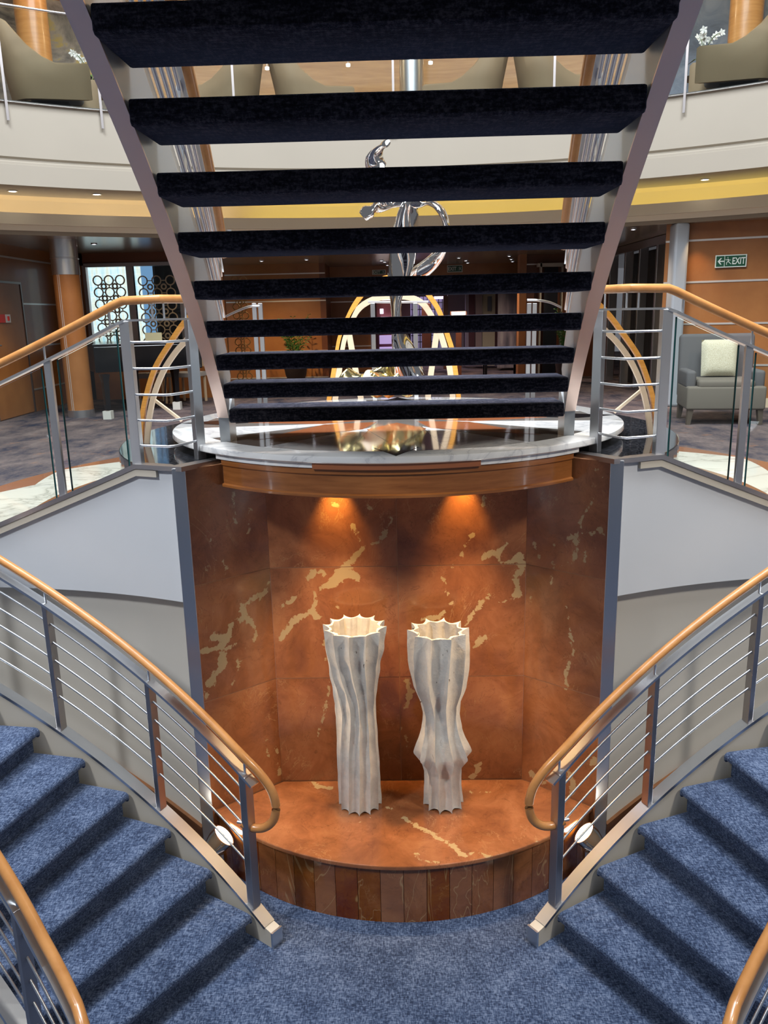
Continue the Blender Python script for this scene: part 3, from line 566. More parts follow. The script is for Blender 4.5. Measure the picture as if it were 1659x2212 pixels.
def rail_z(t): return -2.391 + 0.0376 * (t - 54.3)     # wooden rail height at angle t
def lower_railing(s, which):
    side = 'left' if s < 0 else 'right'
    if which == 'outer':
        R0 = 3.61; posts = [55.6, 66.4, 77.2, 88.0, 98.8, 109.6]
        lab = 'outer stair railing of the %s curved flight, wood handrail with hooked end beside the plinth' % side
    else:
        R0 = 2.30; posts = [45.0, 56.5, 68, 79.5, 91, 102.5]
        lab = 'inner stair railing of the %s curved flight, cut by the bottom %s corner of view' % (side, side)
    root = empty('stair_railing', cyl(posts[0], R0, ZF, s), lab, 'railing')
    off = 0.0
    def zr(t):
        if which == 'outer': return rail_z(t)
        return rail_z(max(t, 52) if t > 52 else 52 + (t - 52) * 0.75)
    t_end = 112
    # wooden handrail with hooked lower end
    path = [cyl(lerp(t_end, posts[0] + 1.0, i / 44), R0, zr(lerp(t_end, posts[0] + 1.0, i / 44)), s) for i in range(45)]
    e = path[-1]; dr = (path[-1] - path[-2]).normalized()
    if which == 'outer':
        hook = [e + Vector((-s * x, y, z)) for x, y, z in ((0.065, -0.03, -0.055), (0.135, -0.05, -0.125), (0.195, -0.065, -0.215), (0.218, -0.07, -0.315), (0.200, -0.065, -0.405), (0.145, -0.055, -0.460), (0.075, -0.04, -0.472), (0.015, -0.025, -0.452))]
    else:
        hook = [e + Vector((-s * x, y, z)) for x, y, z in ((0.05, -0.07, -0.03), (0.09, -0.12, -0.09), (0.11, -0.14, -0.18), (0.10, -0.13, -0.26), (0.05, -0.08, -0.32))]
    # smooth with catmull
    pts = path + hook; sm = path[:-1]
    P_ = pts[len(path) - 2:]
    for i in range(1, len(P_) - 1):
        p0, p1_, p2_ = P_[i - 1], P_[i], P_[i + 1]; p3 = P_[i + 2] if i + 2 < len(P_) else p2_
        for k in range(4):
            t = k / 4; sm.append(0.5 * ((2 * p1_) + (p2_ - p0) * t + (2 * p0 - 5 * p1_ + 4 * p2_ - p3) * t * t + (3 * p1_ - p0 - 3 * p2_ + p3) * t ** 3))
    sm.append(P_[-1])
    b = MB(); b.tube(sm, 0.0245, 14); b.build('handrail', M_OAK, root, smooth=60)
    b = MB(); b.tube([sm[-1] + Vector((s * 0.0, 0, 0)), sm[-1] + Vector((s * 0.03, 0.01, 0))], 0.008, 8); hr = b.build('end_bracket', M_STEEL, root)
    # flat metal rail below it
    def zm(t): return zr(t) - 0.105
    b = MB(); b.sweep([cyl(lerp(posts[0] - 1.1, t_end, i / 44), R0, zm(lerp(posts[0] - 1.1, t_end, i / 44)), s) for i in range(45)], [(-0.03, -0.008), (0.03, -0.008), (0.03, 0.008), (-0.03, 0.008)]); b.build('flat_rail', M_STEEL, root)
    for k in range(5):
        b = MB(); b.tube([cyl(lerp(posts[0], t_end, i / 44), R0, zm(lerp(posts[0], t_end, i / 44)) - 0.115 - 0.118 * k, s) for i in range(45)], 0.0065, 8); b.build('rod', M_STEEL, root, smooth=60)
    for j, t in enumerate(posts):
        zc = -3.275 + 0.0388 * (t - 55.97)
        if which == 'inner': zc = max(zc, ZF) if t > 52 else ZF
        b = MB(); a = math.radians(t)
        p0 = cyl(t, R0, zc, s); p1_ = cyl(t, R0, zm(t), s)
        b.box(((p0 + p1_) / 2), (0.058, 0.032 if j else 0.05, (p1_ - p0).z), math.atan2(p0.y - CY, p0.x - s * CX)); po = b.build('post', M_STEELD, root, bevel=0.003)
        b = MB(); p2_ = cyl(t, R0, zr(t) - 0.015, s); b.tube([p1_, p2_], 0.007, 8); b.build('peg', M_STEEL, po)
    return root
for s in (-1, 1): lower_railing(s, 'outer'); lower_railing(s, 'inner')

# ================================================================ UPPER GLASS BALUSTRADES (sloping part + rodded corner)
def upper_balustrade(s):
    side = 'left' if s < 0 else 'right'
    A = Vector((s * 1.522, 4.68, 0)); Cc = Vector((s * 1.295, 4.60, 0)); B = Vector((s * 1.19, 4.825, 0))
    root = empty('glass_balustrade', (A.x, A.y, ZC), 'steel and glass balustrade with wood handrail above the %s white stairwell wall' % side, 'railing')
    sl = 0.0272; th = [70.2 + i * 1.9 for i in range(16)]
    down = [cyl(t, 3.93, 0.0 - sl * (t - 69.6), s) for t in th]
    w = lambda p, z: Vector((p.x, p.y, p.z + z))
    # wood handrail
    path = [w(p, 0.104) for p in reversed(down)] + [w(A, 0.104), w(Cc, 0.107), w(lerp(Cc, B, 0.9), 0.108)]
    b = MB(); b.tube(path, 0.0245, 14); b.build('handrail', M_OAK, root, smooth=50)
    path = [w(p, -0.008) for p in reversed(down)] + [w(A, -0.008)]
    b = MB(); b.sweep(path, [(-0.025, -0.008), (0.025, -0.008), (0.025, 0.008), (-0.025, 0.008)]); b.sweep([w(A, -0.005), w(Cc, -0.003), w(B, -0.003)], [(-0.012, -0.006), (0.012, -0.006), (0.012, 0.006), (-0.012, 0.006)]); b.build('flat_rail', M_STEEL, root)
    for p in (lerp(A, Cc, 0.78), lerp(Cc, B, 0.12), lerp(Cc, B, 0.86), lerp(down[0], down[1], .4), down[4]):
        b = MB(); b.tube([w(p, -0.005), w(p, 0.09)], 0.0065, 8); b.build('peg', M_STEEL, root)
    for k in range(5):
        b = MB(); z = -0.125 - 0.148 * k; b.tube([w(A, z), w(lerp(A, Cc, .92), z), w(lerp(Cc, B, .14), z), w(B, z)], 0.0075, 8); b.build('rod', M_STEEL, root, smooth=60)
    for p, dz in ((A, ZC), (B, ZC)):
        b = MB(); b.box((p.x, p.y, dz / 2 - 0.004), (0.062, 0.04, -dz - 0.008), s * math.radians(15 if p is A else -50)); b.build('post', M_STEEL, root, bevel=0.003)
    for k, t in enumerate((77.6, 86.5, 95)):
        zb = ZC - sl * (t - 69.6); zt = -0.01 - sl * (t - 69.6); p = cyl(t, 3.93, 0, s)
        b = MB(); b.box((p.x, p.y, (zb + zt) / 2), (0.042, 0.032, zt - zb), 0); b.build('post', M_STEEL, root, bevel=0.003)
    for (t0, t1) in ((70.4, 76.6), (78.3, 85.7), (87.2, 94.2)):
        b = MB(); n = 6; vs = []
        for i in range(n + 1):
            t = lerp(t0, t1, i / n); zb = ZC + 0.004 - sl * (t - 69.6); zt = -0.03 - sl * (t - 69.6)
            for r, z in ((3.925, zb), (3.925, zt), (3.935, zt), (3.935, zb)): vs.append(cyl(t, r, z, s))
        fs = [(i * 4 + q, i * 4 + (q + 1) % 4, i * 4 + 4 + (q + 1) % 4, i * 4 + 4 + q) for i in range(n) for q in range(4)]
        b.add(vs, fs); b.add([vs[0], vs[1], vs[2], vs[3]], [(0, 1, 2, 3)], 1); b.add(vs[-4:], [(3, 2, 1, 0)], 1)
        g = b.build('glass_pane', [M_GLASS, M_GEDGE], root, smooth=30, merge=1e-5)
        for te_ in (t0, t1): b = MB(); b.beam(cyl(te_, 3.93, ZC - sl * (te_ - 69.6), s), cyl(te_, 3.93, -0.03 - sl * (te_ - 69.6), s), 0.003, 0.010, up=(1, 0, 0)); b.build('pane_edge', M_GEDGE, g)
    return root
upper_balustrade(-1); upper_balustrade(1)

# unseen bridge landing, added at the open staircase's top to shade the floor below
b = MB(); b.prism([(-1.7, -6), (1.7, -6), (1.7, -0.16), (-1.7, -0.16)], 2.20, 2.41); struct(b, 'floor_landing_blocker', M_IVORY)
# ================================================================ UPPER OPEN STAIRCASE
RUN = 0.2943; RISE = 0.175; SX = Vector((0, -RUN, RISE)).normalized(); SN = Vector((0, RISE, RUN)).normalized()
def WI(i): return 1.0096 - 0.043 * i + 0.0024 * i * i if i < 8.9 else 0.817
def node(i, s=1): return Vector((s * WI(i), 4.859 - RUN * i, -0.54 + RISE * i))
us = empty('open_staircase', (0, 4.9, ZD), 'open-riser staircase rising overhead from the round marble disc, treads in blue carpet with shade painted in', 'staircase')
NT = 17
for i in range(NT):
    P0 = node(i); W = WI(i) - 0.004; y0, z0 = P0.y, P0.z; D = 0.36
    prof = [(0.0, -0.010), (0.004, -0.003), (0.012, 0.0), (D - 0.02, 0.0), (D - 0.004, -0.008), (D, -0.03), (D - 0.004, -0.062), (D - 0.025, -0.078), (0.012, -0.080), (0.0, -0.070)]
    b = MB(); vs = []
    xs = [-W, -W + 0.006, -W * 0.6, -W * 0.2, W * 0.2, W * 0.6, W - 0.006, W]
    for j, x in enumerate(xs):
        for q, (py, pz) in enumerate(prof):
            k = 0.97 if j in (0, 7) else 1
            wob = 0.0015 * noise.noise(Vector((x * 3, i * 2.2, q)))
            vs.append((x, y0 + 0.18 + (py - 0.18) * k, z0 - 0.04 + (pz + 0.04) * k + wob))
    k = len(prof); n = len(xs)
    fs = [(a_ * k + q, a_ * k + (q + 1) % k, (a_ + 1) * k + (q + 1) % k, (a_ + 1) * k + q) for a_ in range(n - 1) for q in range(k)] + [tuple(range(k))[::-1], tuple((n - 1) * k + q for q in range(k))]
    b.add(vs, fs); b.build('tread', M_CARPET_SHADE, us, smooth=50)
for s in (-1, 1):
    b = MB(); tp = 0.062; vs = []; idx = [-0.15 + 0.4 * j for j in range(int((NT + .2) / 0.4) + 1)]
    for q in idx:
        N_ = node(q, s)
        lo = -0.022; hi = 0.25
        for x, h in ((0, lo), (tp, lo), (tp, hi), (0, hi)): vs.append(Vector((N_.x + s * x, N_.y, N_.z)) + SN * h)
    n = len(idx); fs = [(i * 4 + q, i * 4 + (q + 1) % 4, i * 4 + 4 + (q + 1) % 4, i * 4 + 4 + q) for i in range(n - 1) for q in range(4)] + [(0, 1, 2, 3), tuple(4 * (n - 1) + q for q in (3, 2, 1, 0))]
    b.add(vs, fs)
    f0 = node(-0.15, s); p = Vector((f0.x + s * tp / 2, 0, 0))
    b.box((p.x, f0.y + 0.135, (ZD + f0.z + 0.16) / 2), (tp, 0.30, f0.z + 0.16 - ZD)) if False else None
    b.add([(f0.x + s * x, y, z) for x in (0, tp) for y, z in ((f0.y - 0.012, f0.z - 0.02), (f0.y + 0.0, ZD), (f0.y + 0.19, ZD), (f0.y + 0.19, f0.z + 0.12))], [(0, 1, 2, 3), (7, 6, 5, 4), (0, 4, 5, 1), (1, 5, 6, 2), (2, 6, 7, 3), (3, 7, 4, 0)])
    st = b.build('stringer', M_PLATE, us, smooth=30)
    b = MB(); b.sweep([node(q, s) + Vector((s * tp / 2, 0, 0)) - SN * 0.026 for q in idx], [(-tp / 2 - .001, -0.004), (tp / 2 + .001, -0.004), (tp / 2 + .001, 0.004), (-tp / 2 - .001, 0.004)], up=SN); b.build('underside_strip', M_STRING, us)
    # parallel rods
    for k in range(4):
        h = 0.36 + 0.115 * k
        b = MB(); b.tube([node(q, s) + Vector((s * 0.0, 0.10, h)) for q in [0.4 + 0.5 * j for j in range(33)]], 0.0095, 8); b.build('rod', M_STEEL, us, smooth=60)
    for q in (0.8, 4.3, 7.8, 11.3):
        b = MB(); N_ = node(q, s); b.beam(N_ + Vector((s * 0.02, 0.10, 0.08)), N_ + Vector((s * 0.0, 0.10, 0.82)), 0.045, 0.02, up=(1, 0, 0)); b.build('post', M_STEEL, us, bevel=0.003)
    b = MB(); b.sweep([node(q, s) + Vector((-s * 0.02, 0, 0.80)) for q in [0.0 + 0.5 * j for j in range(34)]], [(-0.010, -0.006), (0.010, -0.006), (0.010, 0.006), (-0.010, 0.006)]); b.build('flat_rail', M_STEEL, us)
    b = MB(); b.tube([node(q, s) + Vector((-s * 0.035, 0, 0.895)) for q in [0.0 + 0.5 * j for j in range(34)]], 0.030, 12); b.build('handrail', M_OAK, us, smooth=60)
    # glass side screen outside the stringer
    b = MB(); vs = []
    for q in [0 + 0.5 * j for j in range(29)]:
        N_ = node(q, s)
        for x, h in ((0.012, 0.22), (0.022, 0.22), (0.022, 0.33), (0.012, 0.33)): vs.append(Vector((N_.x + s * x, N_.y, N_.z)) + SN * h)
    n = 29; fs = [(i * 4 + q, i * 4 + (q + 1) % 4, i * 4 + 4 + (q + 1) % 4, i * 4 + 4 + q) for i in range(n - 1) for q in range(4)] + [(0, 1, 2, 3), tuple(4 * (n - 1) + q for q in (3, 2, 1, 0))]
    b.add(vs, fs); b.build('side_flange', M_STEEL, us, smooth=30)

# ================================================================ CURVED WOOD AND CREAM SIDE ARCS (feet on the platform)
def spline(pts, k=5):
    out = []
    for i in range(len(pts) - 1):
        p0 = pts[max(i - 1, 0)]; p1_ = pts[i]; p2_ = pts[i + 1]; p3 = pts[min(i + 2, len(pts) - 1)]
        for j in range(k):
            t = j / k; out.append(0.5 * ((2 * p1_) + (p2_ - p0) * t + (2 * p0 - 5 * p1_ + 4 * p2_ - p3) * t * t + (3 * p1_ - p0 - 3 * p2_ + p3) * t ** 3))
    out.append(pts[-1]); return out
wo = [ony(304.8, 957, 5.50), ony(305.7, 928, 5.49), ony(309, 892, 5.46), ony(319, 846, 5.42), ony(337, 792, 5.35), ony(370, 738, 5.26), ony(396, 700, 5.20), ony(425, 668, 5.12), ony(455, 640, 5.04)]
cr = [ony(317.5, 957, 5.50), ony(323, 901, 5.47), ony(334, 850, 5.42), ony(353.6, 801, 5.36), ony(379, 761.6, 5.29), ony(400, 738, 5.24), ony(425, 712, 5.16), ony(452, 690, 5.08)]
for s in (-1, 1):
    m = lambda P: [Vector((-s * -p.x if s < 0 else -p.x, p.y, p.z)) for p in P]
    mm = lambda P: [Vector((p.x if s < 0 else -p.x, p.y, p.z)) for p in P]
    f = mm(wo)[0]; side = 'left' if s < 0 else 'right'
    r = empty('curved_rail_arch', (f.x, f.y, ZC), 'curved arch of orange wood and cream bars on the %s edge of the platform' % side, 'railing')
    rot = lambda P: spline(P)
    b = MB(); b.sweep(rot(mm(wo)), [(-0.015, -0.019), (0.015, -0.019), (0.015, 0.019), (-0.015, 0.019)], up=(0, 1, 0)); b.build('wood_bar', wood_mat('arch_wood', (0.62, 0.26, 0.04), (0.80, 0.38, 0.08), 8), r)
    b = MB(); b.sweep(rot(mm(cr)), [(-0.016, -0.016), (0.016, -0.016), (0.016, 0.016), (-0.016, 0.016)], up=(0, 1, 0)); b.build('cream_bar', M_CREAMF, r)
    b = MB(); b.beam(mm([ony(318, 852, 5.42)])[0], mm([ony(392, 908, 5.60)])[0], 0.018, 0.022, up=(0, 1, 0)); b.build('brace', M_CREAMF, r)
# ================================================================ MAIN DECK ROOM
AT = (0.0, 3.53)      # centre of the atrium rings
def ringprof(name, prof, m, a0=12, a1=168, seg=110, smooth=30, **k):
    b = MB(); b.lathe(prof, (AT[0], AT[1], 0), seg, math.radians(a0), math.radians(a1)); return struct(b, name, m, smooth=smooth, **k)
ringprof('wall_balcony_fascia', [(7.9, 2.40), (7.64, 2.40), (7.64, 1.83), (7.665, 1.81), (7.665, 1.79), (7.62, 1.77), (7.62, 1.745), (7.60, 1.74), (7.60, 1.52), (8.44, 1.52), (8.44, 1.60)], plaster('balcony_paint', (0.37, 0.33, 0.265)))
ringprof('ceiling_cove', [(8.43, 1.53), (8.52, 1.525), (8.62, 1.49), (8.68, 1.40), (8.70, 1.28), (8.70, 1.12)], M_CEIL)
ringprof('trim_7', [(8.26, 1.165), (8.26, 1.30), (8.28, 1.30), (8.29, 1.185), (8.72, 1.18), (8.72, 1.10), (8.34, 1.10), (8.32, 1.165), (8.26, 1.165)], plaster('cove_trim_paint', (0.85, 0.75, 0.56)))
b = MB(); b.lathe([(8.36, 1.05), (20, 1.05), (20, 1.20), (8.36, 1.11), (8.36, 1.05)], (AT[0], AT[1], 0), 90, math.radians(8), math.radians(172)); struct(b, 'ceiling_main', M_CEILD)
b = MB(); b.lathe([(7.9, 2.40), (16, 2.40), (16, 2.2), (7.9, 2.2), (7.9, 2.40)], (AT[0], AT[1], 0), 90, math.radians(8), math.radians(172)); struct(b, 'floor_balcony', M_FLORAL)
# hidden cove strip lamps lying in the trough
def strip(name, a0, a1, col, es, label):
    b = MB(); b.lathe([(8.42, 1.19), (8.42, 1.205), (8.56, 1.205), (8.56, 1.19)], (AT[0], AT[1], 0), 50, math.radians(a0), math.radians(a1))
    tag(b.build(name, mat(name + '_m', col, 0.5, emis=col, es=es)), label, 'light')
strip('cove_strip_light', 12, 104, (0.98, 0.86, 0.32), 2.6, 'yellow strip light in the ceiling cove, centre and right')
strip('cove_strip_light', 105, 168, (1.0, 0.86, 0.62), 2.6, 'warm white strip light in the ceiling cove above the piano side')

# walls of the main deck
M_METALINE = mat('inlay_line', (0.75, 0.70, 0.64), 0.3, 0.6)
def wall_seg(name, p0, p1, z0, z1, m, lines=(), th=0.12, flip=1, lt=0.012, m2=None):
    p0, p1 = Vector((p0[0], p0[1])), Vector((p1[0], p1[1])); t = (p1 - p0); Lh = t.length; t.normalize(); n = Vector((-t.y, t.x)) * flip
    b = MB(); mid = (p0 + p1) / 2 + n * th / 2; a = math.atan2(t.y, t.x); b.box((mid.x, mid.y, (z0 + z1) / 2), (Lh, th, z1 - z0), a)
    for z in lines: q = (p0 + p1) / 2 - n * 0.002; b.box((q.x, q.y, z), (Lh, 0.012, lt * 2), a, mi=1)
    return struct(b, name, [m, m2 or M_METALINE])
WL0 = onz(21, 905, ZM); WL1 = onz(75, 890, ZM); d_ = (WL1 - WL0); WLa = WL0 - d_ * 1.0; WLc = WL1 + d_ * 3.4
lw = [ony(20, v, WL0.y + 0.3).z for v in (552, 655, 752, 850)]
wall_seg('wall_left', WLa, WLc, ZM, 1.06, M_PANEL, lw, flip=1)
YW = 13.6
wall_seg('wall_window', (WLc.x - 0.3, YW), (ony(192, 700, YW).x, YW), ZM, 1.06, M_PANEL, flip=1)
xw0 = ony(196, 700, YW).x; xw1 = ony(398, 700, YW).x; zt = ony(300, 571, YW).z; zb = ony(300, 756, YW).z
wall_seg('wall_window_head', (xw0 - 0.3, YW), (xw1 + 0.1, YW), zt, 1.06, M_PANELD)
wall_seg('wall_window_sill', (xw0 - 0.3, YW), (xw1 + 0.1, YW), ZM, zb, M_PANEL)
wall_seg('wall_window_side', (xw1, YW), (ony(488, 700, YW).x, YW), ZM, 1.06, M_PANEL)
# window 1 with frame, mullion, panes
wr = empty('window_1', ((xw0 + xw1) / 2, YW, zb), None, None); wr['kind'] = 'structure'
b = MB(); fr = 0.06; yc = YW - 0.01
for (x, z, dx, dz) in ((xw0, (zt + zb) / 2, fr, zt - zb), (xw1, (zt + zb) / 2, fr, zt - zb), ((xw0 + xw1) / 2, zt, xw1 - xw0, fr), ((xw0 + xw1) / 2, zb, xw1 - xw0, fr)):
    b.box((x, yc, z), (dx, 0.10, dz))
b.build('window_frame', M_STEELD, wr, bevel=0.004)
xm = ony(288, 660, YW).x
b = MB(); b.box((xm, yc, (zt + zb) / 2), (0.11, 0.09, zt - zb)); b.build('mullion', M_STEELD, wr, bevel=0.004)
for (a_, c_) in ((xw0, xm), (xm, xw1)):
    b = MB(); b.box(((a_ + c_) / 2, yc + 0.02, (zt + zb) / 2), (c_ - a_ - 0.08, 0.008, zt - zb - 0.05)); b.build('pane', M_GLASS, wr)
# daylight outside the window : pale hull wall with bays, sky, and dark panel
def outside():
    m = mat('outside_daylight', (0, 0, 0), 0.8); N, L, b = nt(m); tc = N.new('ShaderNodeTexCoord').outputs['Object']; sx = N.new('ShaderNodeSeparateXYZ'); L.new(tc, sx.inputs[0])
    br = N.new('ShaderNodeTexBrick'); mp = N.new('ShaderNodeMapping'); L.new(tc, mp.inputs[0]); mp.inputs['Rotation'].default_value = (math.radians(90), 0, 0)
    L.new(mp.outputs[0], br.inputs[0]); br.inputs['Scale'].default_value = 2.6; br.inputs['Color1'].default_value = (0.55, 0.85, 0.98, 1); br.inputs['Color2'].default_value = (0.75, 0.88, 0.85, 1); br.inputs['Mortar'].default_value = (0.9, 0.95, 1, 1); br.offset = 0
    w_ = tex(N, L, 3, 4, mapscale=(5, 1, 0.5)); r = ramp(N, [(0.35, (0.35, 0.62, 0.75)), (0.5, (0.85, 0.93, 0.95)), (0.62, (0.85, 0.72, 0.5))]); L.new(w_.outputs[0], r.inputs[0])
    c = mix(N, L, br.outputs[0], r.outputs[0], 0.55)
    L.new(c, b.inputs['Emission Color']); b.inputs['Emission Strength'].default_value = 1.25; return m
xo = lambda u: ony(u, 660, YW + 1.0).x
ow = empty('outside_view', (0, YW + 1.0, zb), 'sunlit pale blue quay buildings seen through the window behind the piano', 'building')
b = MB(); b.box(((xo(190) + xo(312)) / 2, YW + 1.0, -0.2), (xo(312) - xo(190), 0.05, 2.3)); b.build('facade', outside(), ow)
b = MB(); b.box(((xo(312) + xo(338)) / 2, YW + 0.98, -0.2), (xo(338) - xo(312), 0.05, 2.3)); b.build('blue_wall', mat('blue_wall', (0, 0, 0), 0.8, emis=(0.22, 0.42, 0.72), es=0.8), ow)
b = MB(); b.box(((xo(338) + xo(440)) / 2, YW + 0.97, -0.2), (xo(440) - xo(338), 0.05, 2.3)); b.build('shaded_wall', mat('shaded_wall', (0.02, 0.03, 0.05), 0.5), ow)
# ring lattice screens inside the window
def lattice(name, x0, x1, z0, z1, y, label, pitch=0.20, m=None):
    b = MB(); nx = max(1, round((x1 - x0) / pitch)); nz = max(1, round((z1 - z0) / pitch)); px_ = (x1 - x0) / nx; pz = (z1 - z0) / nz
    def ring(cx, cz, r, w_=0.012):
        seg = 14; vs = []
        for i in range(seg):
            a = 2 * PI * i / seg
            for rr, yy in ((r - w_, y - .008), (r + w_, y - .008), (r + w_, y + .008), (r - w_, y + .008)): vs.append((cx + rr * math.cos(a), yy, cz + rr * math.sin(a)))
        b.add(vs, [(i * 4 + q, ((i + 1) % seg) * 4 + q, ((i + 1) % seg) * 4 + (q + 1) % 4, i * 4 + (q + 1) % 4) for i in range(seg) for q in range(4)])
    for i in range(nx):
        for j in range(nz):
            cx_ = x0 + px_ * (i + .5); cz = z0 + pz * (j + .5); ring(cx_, cz, pitch * 0.36, 0.009)
            if i < nx - 1 and j < nz - 1: ring(cx_ + px_ / 2, cz + pz / 2, pitch * 0.19)
            if i < nx - 1: b.box((cx_ + px_ / 2, y, cz), (px_ * 0.30, 0.012, 0.014))
            if j < nz - 1: b.box((cx_, y, cz + pz / 2), (0.014, 0.012, pz * 0.3))
    o = b.build(name, m or mat('lattice_gold', (0.45, 0.38, 0.27), 0.4, 0.3)); return tag(o, label, 'screen')
lattice('ring_lattice_screen', ony(206, 700, 13.4).x, ony(278, 700, 13.4).x, ony(240, 746, 13.4).z, ony(240, 592, 13.4).z, 13.45, 'ring lattice screen before the bright left window pane')
lattice('ring_lattice_screen', ony(300, 700, 13.4).x, ony(388, 700, 13.4).x, ony(340, 752, 13.4).z, ony(340, 592, 13.4).z, 13.45, 'ring lattice screen before the darker right window pane')
lattice('ring_lattice_screen', ony(503, 700, 15).x, ony(541, 700, 15).x, ony(520, 822, 15).z, ony(520, 595, 15).z, 15.0, 'narrow brass ring lattice panel left of the potted palm', 0.16, mat('lattice_brass', (0.42, 0.26, 0.10), 0.4, 0.4))
b = MB()
# column with steel capital
cc = onz(166, 903, ZM); cc = Vector((cc.x, cc.y + 0.18, 0))
col = empty('round_column', (cc.x, cc.y, ZM), 'round wood-clad column with steel capital and base left of the piano', 'column')
b = MB(); b.lathe([(0.172, ZM + 0.10), (0.172, 0.60)], (cc.x, cc.y, 0), 40); b.build('shaft', M_PANEL, col, smooth=60)
for nm, z0, z1, r in (('base', ZM, ZM + 0.10, 0.178), ('capital', 0.60, 1.05, 0.178)):
    b = MB(); b.lathe([(0.001, z0), (r, z0), (r, z1), (0.001, z1)], (cc.x, cc.y, 0), 40)
    if nm == 'capital':
        b.lathe([(r, 0.80), (r + .008, 0.805), (r + .008, 0.815), (r, 0.82)], (cc.x, cc.y, 0), 40)
    b.build(nm, M_STEEL, col, smooth=40)
b = MB()
for a in (-1.9, -1.75): b.box((cc.x + 0.173 * math.cos(a), cc.y + 0.173 * math.sin(a), -0.30), (0.008, 0.008, 1.8), a)
b.build('steel_line', M_METALINE, col)
# door in left wall
dl = empty('door_1', (WL1.x, WL1.y - 0.9, ZM), None, None); dl['kind'] = 'structure'
tw = d_.normalized(); nw = Vector((tw.y, -tw.x, 0)); zd = ony(45, 612, WL1.y).z
def onwall(dist, z, off=0.01): p = WL1 + tw * dist + nw * off; return Vector((p.x, p.y, z))
b = MB()
for dist in (0.0, -1.15): b.beam(onwall(dist, ZM), onwall(dist, zd), 0.03, 0.03, up=(1, 0, 0))
b.beam(onwall(0.015, zd), onwall(-1.165, zd), 0.03, 0.03); b.build('door_frame', M_STEELD, dl)
b = MB(); b.beam(onwall(-0.03, (ZM + zd) / 2, 0.0), onwall(-1.12, (ZM + zd) / 2, 0.0), 0.03, zd - ZM - 0.03); dlf = b.build('door_leaf', M_PANEL, dl)
b = MB(); b.tube([onwall(-1.05, -0.30, 0.03), onwall(-1.05, -0.30, 0.07), onwall(-0.93, -0.30, 0.07)], 0.01, 8); b.build('door_handle', M_STEEL, dlf)
sg = empty('fire_sign', onwall(-0.55, 0, 0.03), 'small red and white square fire sign on the left wood door', 'sign')
b = MB(); c0 = onwall(-0.62, ony(16, 688, WL1.y - .6).z, 0.025); b.beam(c0 - tw * 0.16, c0 + tw * 0.0, 0.01, 0.11); b.build('red_half', mat('sign_red', (0.6, 0.03, 0.02), 0.4), sg)
b = MB(); b.beam(c0 + tw * 0.0, c0 + tw * 0.16, 0.01, 0.11); b.build('white_half', mat('sign_white', (0.75, 0.72, 0.7), 0.4), sg)
b = MB(); b.lathe([(0.001, -.03), (.02, -.03), (.02, .03), (0.001, .03)], tuple(c0 + tw * 0.08 + nw * 0.005), 10); b.build('extinguisher_symbol', mat('sign_red2', (0.6, 0.03, 0.02), 0.4), sg)

# grand piano
pn = onz(235, 905, ZM); p2 = onz(384, 884, ZM); p3 = onz(440, 868, ZM)
zt_ = ony(300, 742, 11.6).z; zb_ = ony(300, 800, 11.6).z
pf_ = Vector((ony(206, 800, 11.2).x, 11.2)); pr_ = Vector((ony(438, 800, 11.9).x, 11.9))
gp = empty('grand_piano', ((pf_.x + pr_.x) / 2, 11.8, ZM), 'black lacquered grand piano in front of the lattice window', 'piano')
t = (pr_ - pf_).normalized(); n_ = Vector((-t.y, t.x)); Lp = (pr_ - pf_).length
outl = [pf_, pr_, pr_ + n_ * 0.5] + [pf_ + t * (Lp * x) + n_ * y for x, y in ((0.97, 0.72), (0.86, 0.95), (0.70, 1.05), (0.55, 1.15), (0.42, 1.32), (0.26, 1.45), (0.10, 1.42), (0.0, 1.30))]
b = MB(); b.prism([tuple(p) for p in outl], zb_, zt_ - 0.02); b.build('case', M_BLACK, gp, bevel=0.012)
b = MB(); q_ = [p + (p - (pf_ + pr_) / 2 - n_ * .6) * 0.015 for p in outl]; b.prism([tuple(p) for p in q_], zt_ - 0.018, zt_ + 0.012); b.build('lid', M_BLACK, gp, bevel=0.005)
for q in (pn, p2, p3 if False else Vector((pf_.x + 0.7 * t.x + n_.x, pf_.y + 1.2, 0))):
    r = MB(); r.lathe([(0.001, zb_), (0.075, zb_), (0.055, zb_ - 0.1), (0.045, ZM + 0.2), (0.04, ZM + 0.12), (0.001, ZM + 0.12)], (q.x, q.y, 0), 4); lg = r.build('leg', M_BLACK, gp)
    r = MB(); r.box((q.x, q.y, ZM + 0.055), (0.11, 0.11, 0.11)); cs = r.build('caster_cup', mat('caster_white', (0.6, 0.58, 0.52), 0.4), lg)
ms = ony(333, 742, 11.9)
b = MB(); b.box((ms.x, ms.y, zt_ + 0.075), (0.24, 0.02, 0.13), 0); b.build('music_desk', mat('music_sheet', (0.62, 0.56, 0.33), 0.5), gp)
b = MB(); b.tube([(pn.x + 0.5, pn.y + 0.4, zb_), (pn.x + 0.55, pn.y + 0.4, ZM + 0.12), (pn.x + 0.66, pn.y + 0.35, ZM + 0.1)], 0.01, 8); b.tube([(pn.x + 0.72, pn.y + 0.4, zb_), (pn.x + 0.66, pn.y + 0.4, ZM + 0.12)], 0.01, 8); b.build('pedal_lyre', M_BLACK, gp)
